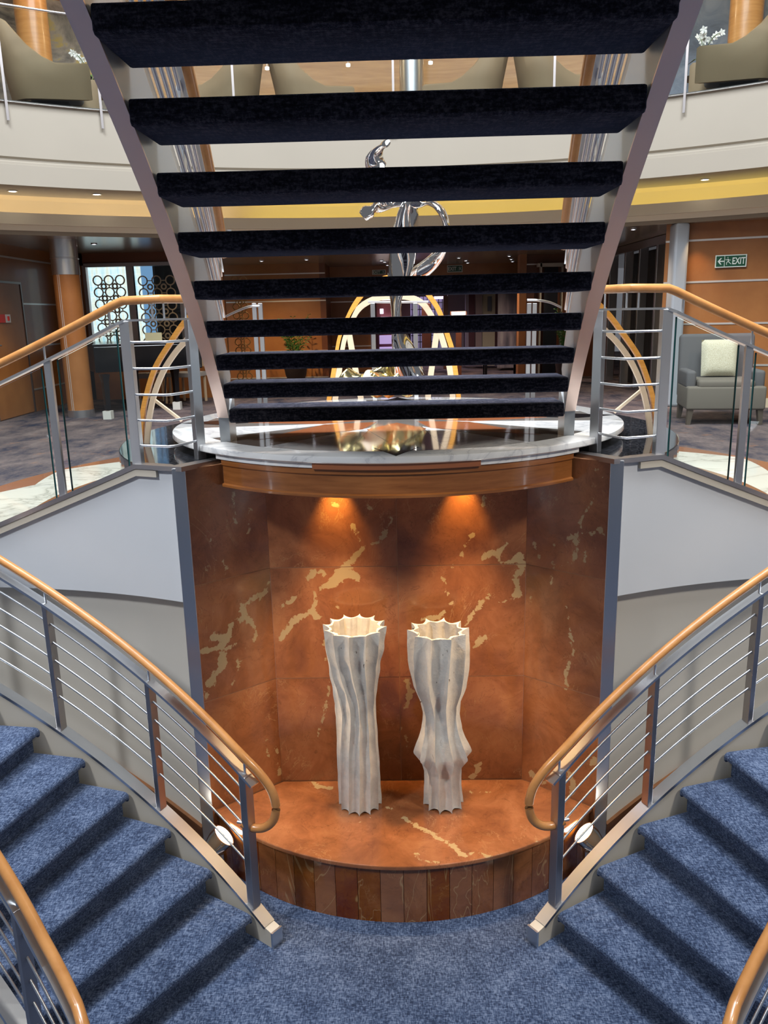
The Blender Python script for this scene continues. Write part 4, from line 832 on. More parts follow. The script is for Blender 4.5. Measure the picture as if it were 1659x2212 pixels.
# slim wooden dining chairs behind the piano
def side_chair(x, y, rz, label):
    r = empty('side_chair', (x, y, ZM), label, 'chair', rz=0); Mx = Matrix.Rotation(rz, 3, 'Z')
    mw_ = mat('pale_wood', (0.55, 0.42, 0.27), 0.4)
    def bx(c, d, nm, m): b = MB(); v = Mx @ Vector(c); b.box((x + v.x, y + v.y, ZM + c[2]), d, rz); return b.build(nm, m, r, bevel=0.006)
    bx((0, 0, 0.44), (0.46, 0.44, 0.07), 'seat', mat('seat_fabric', (0.35, 0.33, 0.30), 0.9)); bx((0, 0.21, 0.72), (0.44, 0.03, 0.34), 'backrest', mw_)
    for a_, c_ in ((-.2, -.19), (.2, -.19), (-.2, .19), (.2, .19)): bx((a_, c_, 0.20), (0.035, 0.035, 0.40), 'leg', mw_)
pc = onz(325, 872, ZM); side_chair(pc.x, pc.y + 0.1, 0.4, 'pale wooden chair seen beneath the piano, nearer its middle'); 
pc = onz(405, 870, ZM); side_chair(pc.x, pc.y + 0.1, -0.3, 'pale wooden chair seen beneath the right end of the piano')

# centre walls
y1 = 17.4
wz = [ony(600, v, y1).z for v in (592, 651, 759, 816)]
wall_seg('wall_centre_left', (ony(488, 700, y1).x - 1.5, y1), (ony(706, 700, y1).x, y1), ZM, 1.06, M_PANEL, wz)
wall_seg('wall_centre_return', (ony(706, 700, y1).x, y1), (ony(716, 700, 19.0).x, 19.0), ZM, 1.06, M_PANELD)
y2 = 19.0
wall_seg('wall_centre_back', (ony(716, 700, y2).x, y2), (ony(800, 700, y2).x, y2), ZM, 1.06, M_PANEL, [ony(750, v, y2).z for v in (601, 652, 748)])
wall_seg('wall_passage_head', (ony(800, 700, y2).x, y2), (ony(1120, 700, y2).x, y2), ony(900, 603, y2).z, 1.06, M_PANEL)
y3 = 22.5
wall_seg('wall_shop_back', (-3.0, y3), (5.5, y3), ZM, 1.06, mat('shop_brown', (0.10, 0.035, 0.025), 0.5))
LIL = mat('lilac_light', (0.5, 0.4, 0.6), 0.5, emis=(0.62, 0.46, 0.85), es=0.62); LILB = mat('lilac_lamp', (0.9, 0.8, 1), 0.5, emis=(0.95, 0.80, 1.0), es=2.2)
def prect(u0, v0, u1, v1, y, th, name, m, label, cat, group=None, parent=None):
    a_ = ony(u0, v1, y); c_ = ony(u1, v0, y); b = MB(); b.box(((a_.x + c_.x) / 2, y, (a_.z + c_.z) / 2), (c_.x - a_.x, th, c_.z - a_.z)); o = b.build(name, m, parent, bevel=0.004)
    return tag(o, label, cat, group) if label else o
sh = empty('shop_display', (ony(842, 800, 21).x, 21, ZM), 'lilac lit shop display wall with shelves beyond the sculpture', 'display')
prect(816, 640, 862, 806, 21.1, 0.1, 'back_board', mat('display_brown', (0.11, 0.03, 0.03), 0.4), None, None, parent=sh)
prect(815, 643, 846, 649, 20.9, 0.08, 'strip_lamp', mat('shop_strip', (1, 1, 1), 0.5, emis=(1.0, 0.85, 0.7), es=4), None, None, parent=sh)
prect(821, 667, 828, 678, 20.95, 0.05, 'price_card', LILB, None, None, parent=sh)
prect(822, 684, 852, 690, 20.95, 0.2, 'shelf', LILB, None, None, parent=sh)
prect(820, 724, 855, 743, 20.95, 0.2, 'lilac_panel', LIL, None, None, parent=sh); prect(820, 749, 855, 762, 20.95, 0.2, 'lilac_panel', LIL, None, None, parent=sh)
# lilac shop window grid on the right of the passage
sw = empty('shop_window', (ony(945, 800, 21.4).x, 21.4, ZM), 'shop window with thin dark bars and lilac glow right of the sculpture', 'window')
prect(888, 640, 957, 790, 21.5, 0.05, 'glow_panel', mat('lilac_dim', (0.1, 0.08, 0.14), 0.3, emis=(0.42, 0.34, 0.62), es=0.35), None, None, parent=sw)
prect(886, 640, 900, 646, 21.3, 0.05, 'strip_lamp', LILB, None, None, parent=sw); prect(938, 640, 958, 646, 21.3, 0.05, 'strip_lamp', LILB, None, None, parent=sw)
b = MB()
for u in range(892, 958, 8): a_ = ony(u, 790, 21.35); c_ = ony(u, 640, 21.35); b.box((a_.x, 21.35, (a_.z + c_.z) / 2), (0.02, 0.02, c_.z - a_.z))
for v in range(655, 790, 14): a_ = ony(888, v, 21.35); c_ = ony(957, v, 21.35); b.box(((a_.x + c_.x) / 2, 21.35, a_.z), (c_.x - a_.x, 0.02, 0.02))
b.build('window_bars', M_DARK, sw)
prect(912, 655, 930, 790, 21.2, 0.1, 'wooden_pier', M_PANELD, None, None, parent=sw)
prect(958, 640, 967, 800, 19.6, 0.2, 'door_jamb', M_PANELD, 'dark wood door jamb left of the plain lilac-grey wall panel', 'jamb')
M_GRV = mat('grey_violet', (0.26, 0.22, 0.28), 0.5)
prect(967, 600, 1004, 790, 20.2, 0.1, 'grey_wall_panel', M_GRV, 'plain lilac-grey wall panel behind the sloping lectern', 'panel')
prect(1005, 600, 1012, 790, 19.6, 0.2, 'grey_pier', M_GRV, 'slim grey pier just right of the sloping lectern', 'pier')
prect(1026, 600, 1041, 790, 19.4, 0.2, 'grey_pier', mat('pier_brown', (0.22, 0.16, 0.15), 0.5), 'brown-grey pier left of the speckled cream panel', 'pier')
prect(1041, 600, 1070, 790, 19.5, 0.1, 'cream_wall_panel', mat('speckle_cream', (0.42, 0.37, 0.25), 0.6), 'speckled cream wall panel with a narrow dark opening', 'panel')
prect(1053, 640, 1062, 672, 19.4, 0.06, 'panel_opening', mat('open_dark', (0.06, 0.06, 0.08), 0.3), 'narrow dark opening in the cream wall panel', 'opening')
def stone():
    m = mat('streaked_stone', (0.2, 0.17, 0.16), 0.3); N, L, b = nt(m); t_ = tex(N, L, 2.5, 5, mapscale=(3, 1, .5)); r = ramp(N, [(0.35, (0.10, 0.09, 0.10)), (0.55, (0.24, 0.20, 0.20)), (0.7, (0.36, 0.32, 0.28))]); L.new(t_.outputs[0], r.inputs[0]); L.new(r.outputs[0], b.inputs['Base Color']); return m
M_STN = stone()
prect(1074, 600, 1116, 795, 18.6, 0.1, 'stone_wall_panel', M_STN, 'streaked grey-brown stone wall panel left of the wood pillar', 'panel')
prect(1116, 545, 1136, 838, 16.4, 0.3, 'wood_pillar', M_PANEL, 'square wood pillar right of the streaked stone panel', 'pillar')
wall_seg('wall_centre_right', (ony(1134, 700, 16.5).x, 16.5), (ony(1330, 700, 16.5).x, 16.5), ZM, 1.06, M_PANELD, [ony(1150, 571, 16.5).z])
# glazed door with cream frame
gd = empty('door_2', (ony(1190, 800, 16.3).x, 16.3, ZM), None, None); gd['kind'] = 'structure'
b = MB()
for (u0, v0, u1, v1) in ((1160, 568, 1215, 577), (1160, 568, 1170, 838), (1206, 568, 1216, 838), (1160, 822, 1216, 838)):
    a_ = ony(u0, v1, 16.3); c_ = ony(u1, v0, 16.3); b.box(((a_.x + c_.x) / 2, 16.3, (a_.z + c_.z) / 2), (c_.x - a_.x, 0.14, c_.z - a_.z))
b.build('door_frame', mat('door_cream', (0.50, 0.46, 0.38), 0.4), gd); prect(1170, 577, 1206, 822, 16.35, 0.05, 'door_pane', mat('dark_glass', (0.02, 0.022, 0.03), 0.06), None, None, parent=gd)

# elevator lobby
e0 = onz(1316, 821, ZM); e1 = onz(1447, 858, ZM); te = (e1 - e0).normalized(); ne = Vector((te.y, -te.x, 0))
if ne.y > 0: ne = -ne
zeh = ony(1390, 532, (e0.y + e1.y) / 2).z
Le = (e1 - e0).length
el = empty('door_3', (e0.x, e0.y, ZM), None, None); el['kind'] = 'structure'
def eb(d0, d1, z0, z1, th, off, nm, m, par=el): 
    b = MB(); p = e0 + te * ((d0 + d1) / 2) + ne * off; b.box((p.x, p.y, (z0 + z1) / 2), (abs(d1 - d0), th, z1 - z0), math.atan2(te.y, te.x)); return b.build(nm, m, par, bevel=0.004)
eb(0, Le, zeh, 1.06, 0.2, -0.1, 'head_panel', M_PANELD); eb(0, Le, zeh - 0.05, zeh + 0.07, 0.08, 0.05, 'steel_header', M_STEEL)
for f0 in (0.0, 0.28, 0.52, 0.78, 0.97): eb(Le * f0, Le * f0 + 0.07, ZM, zeh, 0.14, 0.02, 'steel_jamb', M_STEEL)
eb(Le * 0.02, Le * 0.50, ZM, zeh - 0.05, 0.05, -0.2, 'lift_door', M_DARK); eb(Le * 0.5, Le, ZM, zeh - 0.05, 0.05, -0.2, 'lift_door', M_DARK)
for f0 in (0.36, 0.86): eb(Le * f0, Le * f0 + 0.05, ZM, zeh, 0.06, -0.12, 'brass_edge', M_CREAMF)
# grey column and right wall
g0 = onz(1449, 862, ZM); g1 = onz(1476, 876, ZM); mcol = mat('grey_column', (0.34, 0.36, 0.38), 0.45)
b = MB(); q0 = ony(1448, 700, g1.y - .12).x; q1 = ony(1478, 700, g1.y - .12).x; b.prism([(q0, g1.y - .12), (q1, g1.y - .12), (q1, g1.y + .3), (q0, g1.y + .3)], ZM, 1.05); tag(b.build('grey_pillar', mcol, bevel=0.03), 'smooth grey full-height pillar between the lifts and the exit sign wall', 'pillar')
w1 = onz(1659, 880, ZM); w1 = g1 + (w1 - g1) * 1.6
rl = [ony(1480, v, g1.y).z for v in (520, 610, 700, 788)]
wall_seg('wall_right', g1 - (w1 - g1).normalized() * 0.35, w1, ZM, 1.055, M_PANEL, rl, flip=1)
tr = (w1 - g1).normalized(); nr = Vector((tr.y, -tr.x, 0)); nr = nr if nr.y < 0 else -nr
b = MB(); b.beam(Vector((g1.x, g1.y, ZM + 0.06)) + nr * 0.02, Vector((w1.x, w1.y, ZM + 0.06)) + nr * 0.02, 0.03, 0.12); struct(b, 'baseboard_room_right', M_CREAMF)

# EXIT signs
def text_mesh(body, size, depth):
    cu = bpy.data.curves.new('t', 'FONT'); cu.body = body; cu.size = size; cu.extrude = depth; cu.align_x = 'LEFT'; cu.align_y = 'CENTER'; cu.offset = size * 0.02
    o = bpy.data.objects.new('t', cu); COL.objects.link(o); dg = bpy.context.evaluated_depsgraph_get(); me = bpy.data.meshes.new_from_object(o.evaluated_get(dg)); bpy.data.objects.remove(o); return me
M_GREEN = mat('sign_green', (0.006, 0.075, 0.035), 0.3); M_SW = mat('sign_letter', (0.72, 0.78, 0.70), 0.4)
def exit_sign(c, tx, W_, H_, label, lum=0, order='arrow'):
    """c centre, tx unit vector along reading direction"""
    ty = Vector((0, 0, 1)); tn = tx.cross(ty); c = Vector(c)
    r = empty('exit_sign', c, label, 'sign')
    Mt = Matrix((tx, ty, tn)).transposed()
    def put(me_or_b, nm, m):
        if isinstance(me_or_b, MB):
            me_or_b.v = [Mt @ v + c for v in me_or_b.v]; return me_or_b.build(nm, m, r)
        me = me_or_b
        for v in me.vertices: v.co = Mt @ v.co + c
        me.materials.clear(); me.materials.append(m); o = bpy.data.objects.new(nm, me); COL.objects.link(o); o.parent = r; o.matrix_parent_inverse = Matrix.Translation(-c); return o
    b = MB(); b.box((0, 0, 0), (W_, H_, 0.02)); put(b, 'border_plate', M_SW)
    b = MB(); b.box((0, 0, 0.011), (W_ - 0.025, H_ - 0.025, 0.004)); put(b, 'green_face', M_GREEN)
    me = text_mesh('EXIT', H_, 0.002); xs_ = [v.co.x for v in me.vertices]; ys_ = [v.co.y for v in me.vertices]
    ta, tb_ = (0.05, 0.46) if order == 'arrow' else (-0.44, 0.10)
    for v in me.vertices:
        v.co.x = W_ * lerp(ta, tb_, (v.co.x - min(xs_)) / (max(xs_) - min(xs_))); v.co.y = H_ * 0.54 * ((v.co.y - min(ys_)) / (max(ys_) - min(ys_)) - 0.5); v.co.z += 0.016
    put(me, 'exit_letters', M_SW)
    b = MB(); ax = -W_ * 0.33 if order == 'arrow' else W_ * 0.4
    if order == 'arrow':
        b.box((ax + 0.01, 0, 0.016), (H_ * 0.42, H_ * 0.09, 0.003)); 
        for sg_ in (-1, 1):
            b.add([(ax - H_ * .22, 0, 0.0175), (ax + 0.0, sg_ * H_ * .26, 0.0175), (ax + H_ * .1, sg_ * H_ * .26, 0.0175), (ax - H_ * .08, 0, 0.0175)], [(0, 1, 2, 3)])
        put(b, 'arrow', M_SW); b = MB(); b.box((-W_ * 0.20, 0, 0.0145), (0.006, H_ * .84, 0.003)); put(b, 'divider', M_SW)
    mx = -W_ * 0.085 if order == 'arrow' else W_ * 0.33; h = H_ * 0.33; b = MB()
    b.lathe([(0.001, -h * .16), (h * .13, -h * .08), (h * .13, h * .08), (0.001, h * .16)], (mx - h * .1, h * .85, 0.016), 8)
    for (p, q, w_) in (((-.05, .55), (.05, -.05), .24), ((-.02, .5), (-.5, .25), .12), ((-.5, .25), (-.62, .5), .12), ((.0, .45), (.42, .15), .12), ((.42, .15), (.6, .35), .1), ((.05, -.05), (-.35, -.35), .17), ((-.35, -.35), (-.3, -.9), .15), ((.05, -.05), (.38, -.45), .17), ((.38, -.45), (.75, -.75), .14)):
        b.beam((mx + p[0] * h, p[1] * h, 0.016), (mx + q[0] * h, q[1] * h, 0.016), w_ * h, 0.003, up=(0, 0, 1))
    put(b, 'running_figure', M_SW); return r
pa = ony(1546, 564, 10.3)
# on the right wall
def on_wall(u, v, p, q):
    d = ray(u, v); px_, py_ = p.x - EYE.x, p.y; tx_ = (q - p); # solve EYE+d*k = p + tx*m in plan
    det = d.x * (-tx_.y) - (-tx_.x) * d.y; k = (px_ * (-tx_.y) - (-tx_.x) * py_) / det; return EYE + d * k
s0 = on_wall(1545, 565, g1, w1); s1 = on_wall(1613, 563, g1, w1); sc_ = (s0 + s1) / 2
exit_sign(sc_ + nr * 0.02, (Vector((s1.x, s1.y, 0)) - Vector((s0.x, s0.y, 0))).normalized(), (s1 - s0).length, 0.165 * (s1 - s0).length / 0.40, 'large green EXIT sign with left arrow and running figure on right wood wall')
s0 = ony(966, 581, 18.98); s1 = ony(999, 580, 18.98); exit_sign((s0 + s1) / 2, Vector((1, 0, 0)), s1.x - s0.x, 0.15, 'small dark green EXIT sign on the passage head right of the sculpture', order='x')
s0 = ony(804, 588, 18.98); s1 = ony(833, 588, 18.98); exit_sign((s0 + s1) / 2, Vector((1, 0, 0)), s1.x - s0.x, 0.10, 'small green EXIT sign on the passage head left of the sculpture', order='x')

# ---------------- furniture of the main deck
M_GREYF = mat('grey_upholstery', (0.10, 0.095, 0.095), 0.9); M_SEATF = mat('taupe_upholstery', (0.14, 0.12, 0.095), 0.9)
ac = onz(1572, 917, ZM); rz_ = math.radians(-9)
r = empty('armchair', (ac.x, ac.y + 0.3, ZM), 'grey upholstered armchair with dark wooden legs below the EXIT sign wall', 'chair'); Mx = Matrix.Rotation(rz_, 3, 'Z'); base = Vector((ac.x, ac.y + 0.32, ZM))
def abox(c, d, nm, m, bev=0.03, tilt=0):
    b = MB(); Rm = Mx @ Matrix.Rotation(tilt, 3, 'X'); b.box(base + Mx @ Vector(c), d, M=Rm); return b.build(nm, m, r, bevel=bev, bseg=4, smooth=50)
abox((0, -0.05, 0.30), (0.84, 0.66, 0.26), 'seat', M_SEATF, 0.025); abox((0, -0.07, 0.455), (0.60, 0.60, 0.09), 'seat_cushion', M_SEATF, 0.03); abox((0, 0.31, 0.62), (0.84, 0.13, 0.74), 'backrest', M_GREYF, 0.045, -0.10)
for sx_ in (-1, 1): abox((sx_ * 0.365, 0.0, 0.50), (0.11, 0.56, 0.20), 'armrest', M_GREYF, 0.035)
for sx_ in (-1, 1):
    for sy_ in (-1, 1):
        b = MB(); p = base + Mx @ Vector((sx_ * 0.37, sy_ * 0.30 - 0.03, 0)); b.sweep([p + Vector((0, 0, 0.17)), p + Vector((sx_ * 0.015, 0, 0))], [(-.03, -.03), (.03, -.03), (.03, .03), (-.03, .03)], up=(0, 1, 0), scale=[1, 0.7]); b.build('leg', mat('leg_brown', (0.09, 0.07, 0.05), 0.5), r)
def pillow(c, w_, h, d, rot, name, m, label):
    b = MB(); n = 12; vs = []; 
    for sgn in (-1, 1):
        for i in range(n + 1):
            for j in range(n + 1):
                u = i / n * 2 - 1; v = j / n * 2 - 1; e = (1 - u ** 4) * (1 - v ** 4); k = 1 - 0.06 * (1 - abs(u)) * 0 - 0.05 * (u * u + v * v) * 0
                vs.append(rot @ Vector((u * w_ / 2 * (1 - .05 * (1 - v * v) * 0), sgn * d / 2 * e ** 0.6, v * h / 2)) + c)
    N_ = (n + 1) ** 2; fs = []
    for k, sgn in ((0, 0), (N_, 1)):
        for i in range(n):
            for j in range(n): a_ = k + i * (n + 1) + j; fs.append((a_, a_ + 1, a_ + n + 2, a_ + n + 1))
    b.add(vs, fs); o = b.build(name, m, None, smooth=60, merge=1e-4); return tag(o, label, 'cushion')
def pill_mat():
    m = mat('pillow_fabric', (0.5, 0.46, 0.33), 0.9); N, L, b = nt(m); t_ = tex(N, L, 170, 2); r_ = ramp(N, [(0.35, (0.42, 0.37, 0.25)), (0.6, (0.62, 0.58, 0.44))]); L.new(t_.outputs[0], r_.inputs[0]); L.new(r_.outputs[0], b.inputs['Base Color']); return m
pillow(base + Mx @ Vector((0.0, 0.125, 0.72)), 0.40, 0.42, 0.14, Mx @ Matrix.Rotation(-0.2, 3, 'X'), 'throw_pillow', pill_mat(), 'square woven cream cushion leaning on the grey armchair')

def palm(p, h, sp, label, seed, potr=0.25, poth=0.36):
    random.seed(seed); r = empty('potted_palm', p, label, 'plant')
    b = MB(); b.lathe([(0.001, 0), (potr * .62, 0), (potr * .85, poth * .4), (potr, poth), (potr * .9, poth), (potr * .85, poth - .04), (0.001, poth - .04)], tuple(p), 28); b.build('pot', mat('pot_brown', (0.035, 0.025, 0.025), 0.35), r, smooth=40)
    b = MB()
    for i in range(13):
        a = i * 2.4 + random.random(); ln = h * random.uniform(.6, 1.0); out = sp * random.uniform(.5, 1)
        pts = [Vector(p) + Vector((math.cos(a) * out * t ** 1.6, math.sin(a) * out * t ** 1.6, poth - .03 + ln * (t - 0.28 * t * t * (1.2 if i % 2 else .7)))) for t in [k / 10 for k in range(11)]]
        b.tube(pts, 0.006, 5)
        for k in range(3, 11):
            P0 = pts[k]; tg = (pts[k] - pts[k - 1]).normalized(); sd = tg.cross(Vector((0, 0, 1))).normalized()
            for q in (-1, 1):
                L_ = 0.24 * (1.15 - k / 12); tip = P0 + (sd * q * 0.8 + tg * 0.6 + Vector((0, 0, -0.25))) * L_; mid = P0 + (sd * q * .5 + tg * .35 + Vector((0, 0, 0.02))) * L_
                b.add([P0, mid + tg * 0.012, tip, mid - tg * 0.012], [(0, 1, 2, 3)])
    o = b.build('fronds', mat('palm_green', (0.035, 0.13, 0.02), 0.5), r, recalc=False)
palm(onz(640, 824, ZM), 1.25, 0.5, 'potted palm in dark bowl pot before the orange wood wall', 3)
palm(onz(1193, 812, ZM) - Vector((0, 1.6, 0)), 1.25, 0.42, 'potted palm in dark pot before the cream-framed glass door', 5)
p = onz(992, 800, ZM); r = empty('lectern', (p.x, 17.5, ZM), 'wooden lectern with a bright sloping cream page panel', 'lectern')
a_ = ony(975, 690, 17.5); c_ = ony(1006, 676, 17.5)
b = MB(); b.box(((a_.x + c_.x) / 2, 17.5, (ZM + a_.z) / 2), (0.12, 0.10, a_.z - ZM)); b.build('stand', M_PANELD, r)
b = MB(); b.box(((a_.x + c_.x) / 2, 17.5, (a_.z + c_.z) / 2), (c_.x - a_.x + .05, 0.24, 0.03), M=Matrix.Rotation(0.9, 3, 'X')); b.build('frame', M_PANELD, r)
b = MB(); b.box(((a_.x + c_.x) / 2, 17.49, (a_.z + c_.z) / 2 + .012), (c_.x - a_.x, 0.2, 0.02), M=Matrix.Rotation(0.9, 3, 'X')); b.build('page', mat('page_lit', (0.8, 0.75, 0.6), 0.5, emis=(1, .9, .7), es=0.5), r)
p = onz(1082, 812, ZM); r = empty('black_bench', (p.x, p.y, ZM), 'low black bench left of the square wood pillar', 'bench')
b = MB(); b.box((p.x, p.y + .1, ZM + 0.36), (0.72, 0.45, 0.10)); b.build('seat', M_BLACK, r, bevel=0.02)
for q in ((-.32, -.08), (.32, -.08), (-.32, .28), (.32, .28)): b = MB(); b.box((p.x + q[0], p.y + q[1], ZM + .155), (0.05, 0.05, 0.31)); b.build('leg', M_BLACK, r)

# down lights in the main ceiling and the soffit
def downlight(u, v, z, m, label, grp, rr=0.035):
    p = onz(u, v, z); b = MB(); b.lathe([(0.001, 0), (rr, 0), (rr, 0.012), (0.001, 0.012)], (p.x, p.y, z - 0.012), 14); b.mi = 1; b.lathe([(rr, -0.003), (rr + .015, -0.003), (rr + .015, 0.012), (rr, 0.012)], (p.x, p.y, z - 0.012), 14)
    tag(b.build('ceiling_downlight', [m, M_STEEL]), label, 'light', grp); return p
for (u, v) in ((203, 526), (495, 497), (660, 496), (565, 563), (662, 560), (824, 562), (831, 565), (837, 572), (991, 556), (1006, 562), (1010, 567), (1100, 552), (1104, 559), (1107, 564), (1368, 494), (1333, 510), (783, 494), (985, 491), (1151, 487)):
    side = 'tiny bright downlight in the glossy main deck ceiling'
    p = downlight(u, v, 1.05, M_LAMPC, side, 'main deck ceiling downlights', 0.028)
for i, (u, v) in enumerate(((27, 411), (209, 418), (1523, 386))):
    p = downlight(u, v, 1.525, M_LAMP, 'round downlight in the soffit below the balcony', 'soffit downlights', 0.045)
for (x, y, pw, c) in ((-4.2, 10.2, 22, (1, .74, .48)), (-2.8, 12.4, 60, (1, .75, .5)), (-2.4, 15.6, 260, (1, .74, .45)), (1.5, 16.5, 230, (1, .8, .75)), (3.1, 11.6, 90, (1, .8, .6)), (4.4, 8.7, 42, (1, .75, .48)), (3.0, 15.2, 35, (1, .78, .55)), (0.0, 10.5, 60, (1, .8, .6)), (0.8, 20.5, 130, (.9, .75, 1))):
    spot('room_downlight', (x, y, 1.03), (x, y + .3, -1.3), pw, c, 140, 0.8, 0.03)
spot('wall_washer', tuple(on_wall(1505, 475, g1, w1) + nr * 0.25 + Vector((0, 0, -0.1))), tuple(on_wall(1505, 700, g1, w1)), 18, (1.0, .62, .25), 60, 0.8, 0.02)

# ================================================================ SCULPTURE AND THE RAILS BEHIND THE STAIRS
sc = empty('steel_sculpture', (0.02, 6.3, ZD), 'tall twisting polished steel ribbon sculpture with golden folded leaves at its foot', 'sculpture')
def ribbon(pts, y, rads, nm, flat=0.45, ys=None, m=None, tw=0.5):
    P3 = [ony(u, v, y + (ys[i] if ys else 0)) for i, (u, v) in enumerate(pts)]; P3 = spline(P3, 6); n = len(P3)
    def rd(i): f = i / (n - 1) * (len(rads) - 1); k = min(int(f), len(rads) - 2); return lerp(rads[k], rads[k + 1], f - k)
    b = MB(); prof = [(math.cos(2 * PI * q / 14), flat * math.sin(2 * PI * q / 14)) for q in range(14)]
    b.sweep(P3, prof, up=lambda i: Vector((math.sin(i * tw / 6), -math.cos(i * tw / 6), 0.15)), scale=[max(rd(i) * 1.35, .004) for i in range(n)])
    return b.build(nm, m or M_CHROME, sc, smooth=60)
YS = 6.3
ribbon([(884, 815), (877, 775), (864, 730), (857, 690), (855, 650), (860, 600), (870, 550), (876, 500), (886, 450), (902, 432)], YS, [.09, .08, .075, .065, .055, .07, .075, .075, .07, .03], 'trunk')
ribbon([(898, 438), (925, 436), (950, 452), (964, 485), (958, 530), (938, 562), (905, 590), (872, 604), (845, 600)], YS, [.03, .035, .04, .04, .035, .04, .045, .03, .01], 'right_loop', ys=[0, -.1, -.2, -.2, -.1, 0, .05, .1, .1])
ribbon([(905, 440), (880, 434), (850, 436), (820, 444), (797, 456), (783, 468)], YS, [.03, .035, .03, .04, .055, .03], 'left_horn', ys=[0, .05, .05, .02, 0, 0])
ribbon([(842, 440), (830, 405), (815, 375), (812, 345), (824, 318), (842, 305)], YS, [.02, .03, .05, .06, .045, .01], 'top_petal', flat=.35, tw=1.2)
M_GOLD = mat('gilded_steel', (0.80, 0.70, 0.36), 0.12, 1)
for i, (u0, v0, u1, v1, w_) in enumerate(((772, 845, 752, 795, .10), (800, 845, 792, 800, .12), (835, 850, 822, 790, .13), (860, 850, 868, 795, .12), (885, 850, 905, 800, .11), (820, 850, 845, 775, .12))):
    ribbon([(u0, v0), ((u0 + u1) / 2 + (6 if i % 2 else -6), (v0 + v1) / 2), (u1, v1)], YS + 0.05 * (i % 3), [w_ * .5, w_, .01], 'leaf', flat=.3, m=M_GOLD if i != 1 else M_CREAMF)
# arch behind the disc
ar = empty('arched_gate', (0, 7.5, ZC), 'rounded arch of wood and cream bars behind the sculpture, seen between stair treads', 'arch')
Y = 7.5
def bar(pts, w_, h_, m, nm, y=Y): b = MB(); b.sweep(spline([ony(u, v, y) for u, v in pts]), [(-w_, -h_), (w_, -h_), (w_, h_), (-w_, h_)], up=(0, 1, 0)); return b.build(nm, m, ar)
bar([(706, 893), (718, 822), (729, 759), (736, 726), (752, 687), (772, 650), (806, 612), (853, 598), (900, 610), (933, 647), (951, 678), (967, 726), (977, 759), (985, 813), (994, 890)], .022, .02, bpy.data.materials['arch_wood'], 'wood_arch')
bar([(720, 893), (730, 822), (741, 741), (758, 695), (778, 664), (812, 645), (853, 640), (890, 644), (915, 658), (936, 690), (953, 726), (972, 800), (980, 890)], .026, .02, M_CREAMF, 'cream_arch')
bar([(786, 893), (772, 820), (754, 720)], .026, .018, M_CREAMF, 'strut'); bar([(920, 890), (930, 813), (943, 720)], .026, .018, M_CREAMF, 'strut')
def gate_posts(us, label, rail):
    q = ony(us[0], 800, 7.4); r = empty('rail_posts', (q.x, 7.4, ZC), label, 'railing')
    for u in us:
        a_ = ony(u, 655, 7.4); b = MB(); b.box((a_.x, 7.4, (ZC + a_.z) / 2), (0.038, 0.03, a_.z - ZC)); b.build('post', M_STEEL, r, bevel=0.003)
    b = MB(); b.tube(spline([ony(u, v, 7.4 + dy) for u, v, dy in rail]), 0.011, 8); b.build('rail', M_STEEL, r, smooth=60)
gate_posts((549, 562), 'twin steel posts with curved rail behind the treads, left of the palm', [(489, 683, .4), (515, 671, .2), (540, 662, 0), (566, 661, 0)])
gate_posts((1143, 1155), 'twin steel posts with curved rail behind the treads, by the glass door', [(1139, 648, 0), (1165, 649, 0), (1190, 654, .2), (1212, 664, .4)])
gate_posts((805, 897), 'pair of steel posts with thin straight rail behind the sculpture', [(795, 652, 0), (850, 653, 0), (925, 652, 0)])

# ================================================================ BALCONY (UPPER DECK)
# glass balustrade: posts, panes, wood rail
bal = empty('balcony_balustrade', (0, AT[1] + 7.6, ZB), 'glass balustrade with wood handrail along the curved balcony', 'railing')
def pol(r, a, z): a = math.radians(a); return Vector((AT[0] + r * math.cos(a), AT[1] + r * math.sin(a), z))
def ang_px(u, v):
    d = ray(u, v); ox, oy = EYE.x - AT[0], -AT[1]; R_ = 7.62; a_ = d.x ** 2 + d.y ** 2; b_ = 2 * (ox * d.x + oy * d.y); c_ = ox * ox + oy * oy - R_ * R_
    k = (-b_ + math.sqrt(b_ * b_ - 4 * a_ * c_)) / 2 / a_; p = EYE + d * k; return math.degrees(math.atan2(p.y - AT[1], p.x - AT[0]))
pa_ = [ang_px(1480, 200), ang_px(216, 220), ang_px(11, 210), 75, 90, 105, ang_px(1680, 150)]
for a in pa_:
    b = MB(); b.beam(pol(7.60, a, ZB - 0.20), pol(7.60, a, ZB + 1.05), 0.028, 0.014, up=(math.cos(math.radians(a)), math.sin(math.radians(a)), 0)); b.build('post', M_STEELD, bal)
b = MB(); b.lathe([(7.60, ZB), (7.60, ZB + 0.96), (7.612, ZB + 0.96), (7.612, ZB), (7.60, ZB)], (AT[0], AT[1], 0), 80, math.radians(40), math.radians(140)); b.build('glass', M_GLASS, bal, smooth=30)
b = MB(); b.tube([pol(7.6, a, ZB + 1.13) for a in range(40, 142, 2)], 0.028, 10); b.build('handrail', M_OAK, bal, smooth=60)
b = MB(); b.tube([pol(7.6, a, ZB + 0.98) for a in range(40, 142, 2)], 0.012, 8); b.build('steel_rail', M_STEEL, bal, smooth=60)
b = MB(); b.tube([pol(7.62, a, ZB + 0.008) for a in range(40, 142, 2)], 0.012, 6); b.build('edge_trim', M_STEELD, bal)
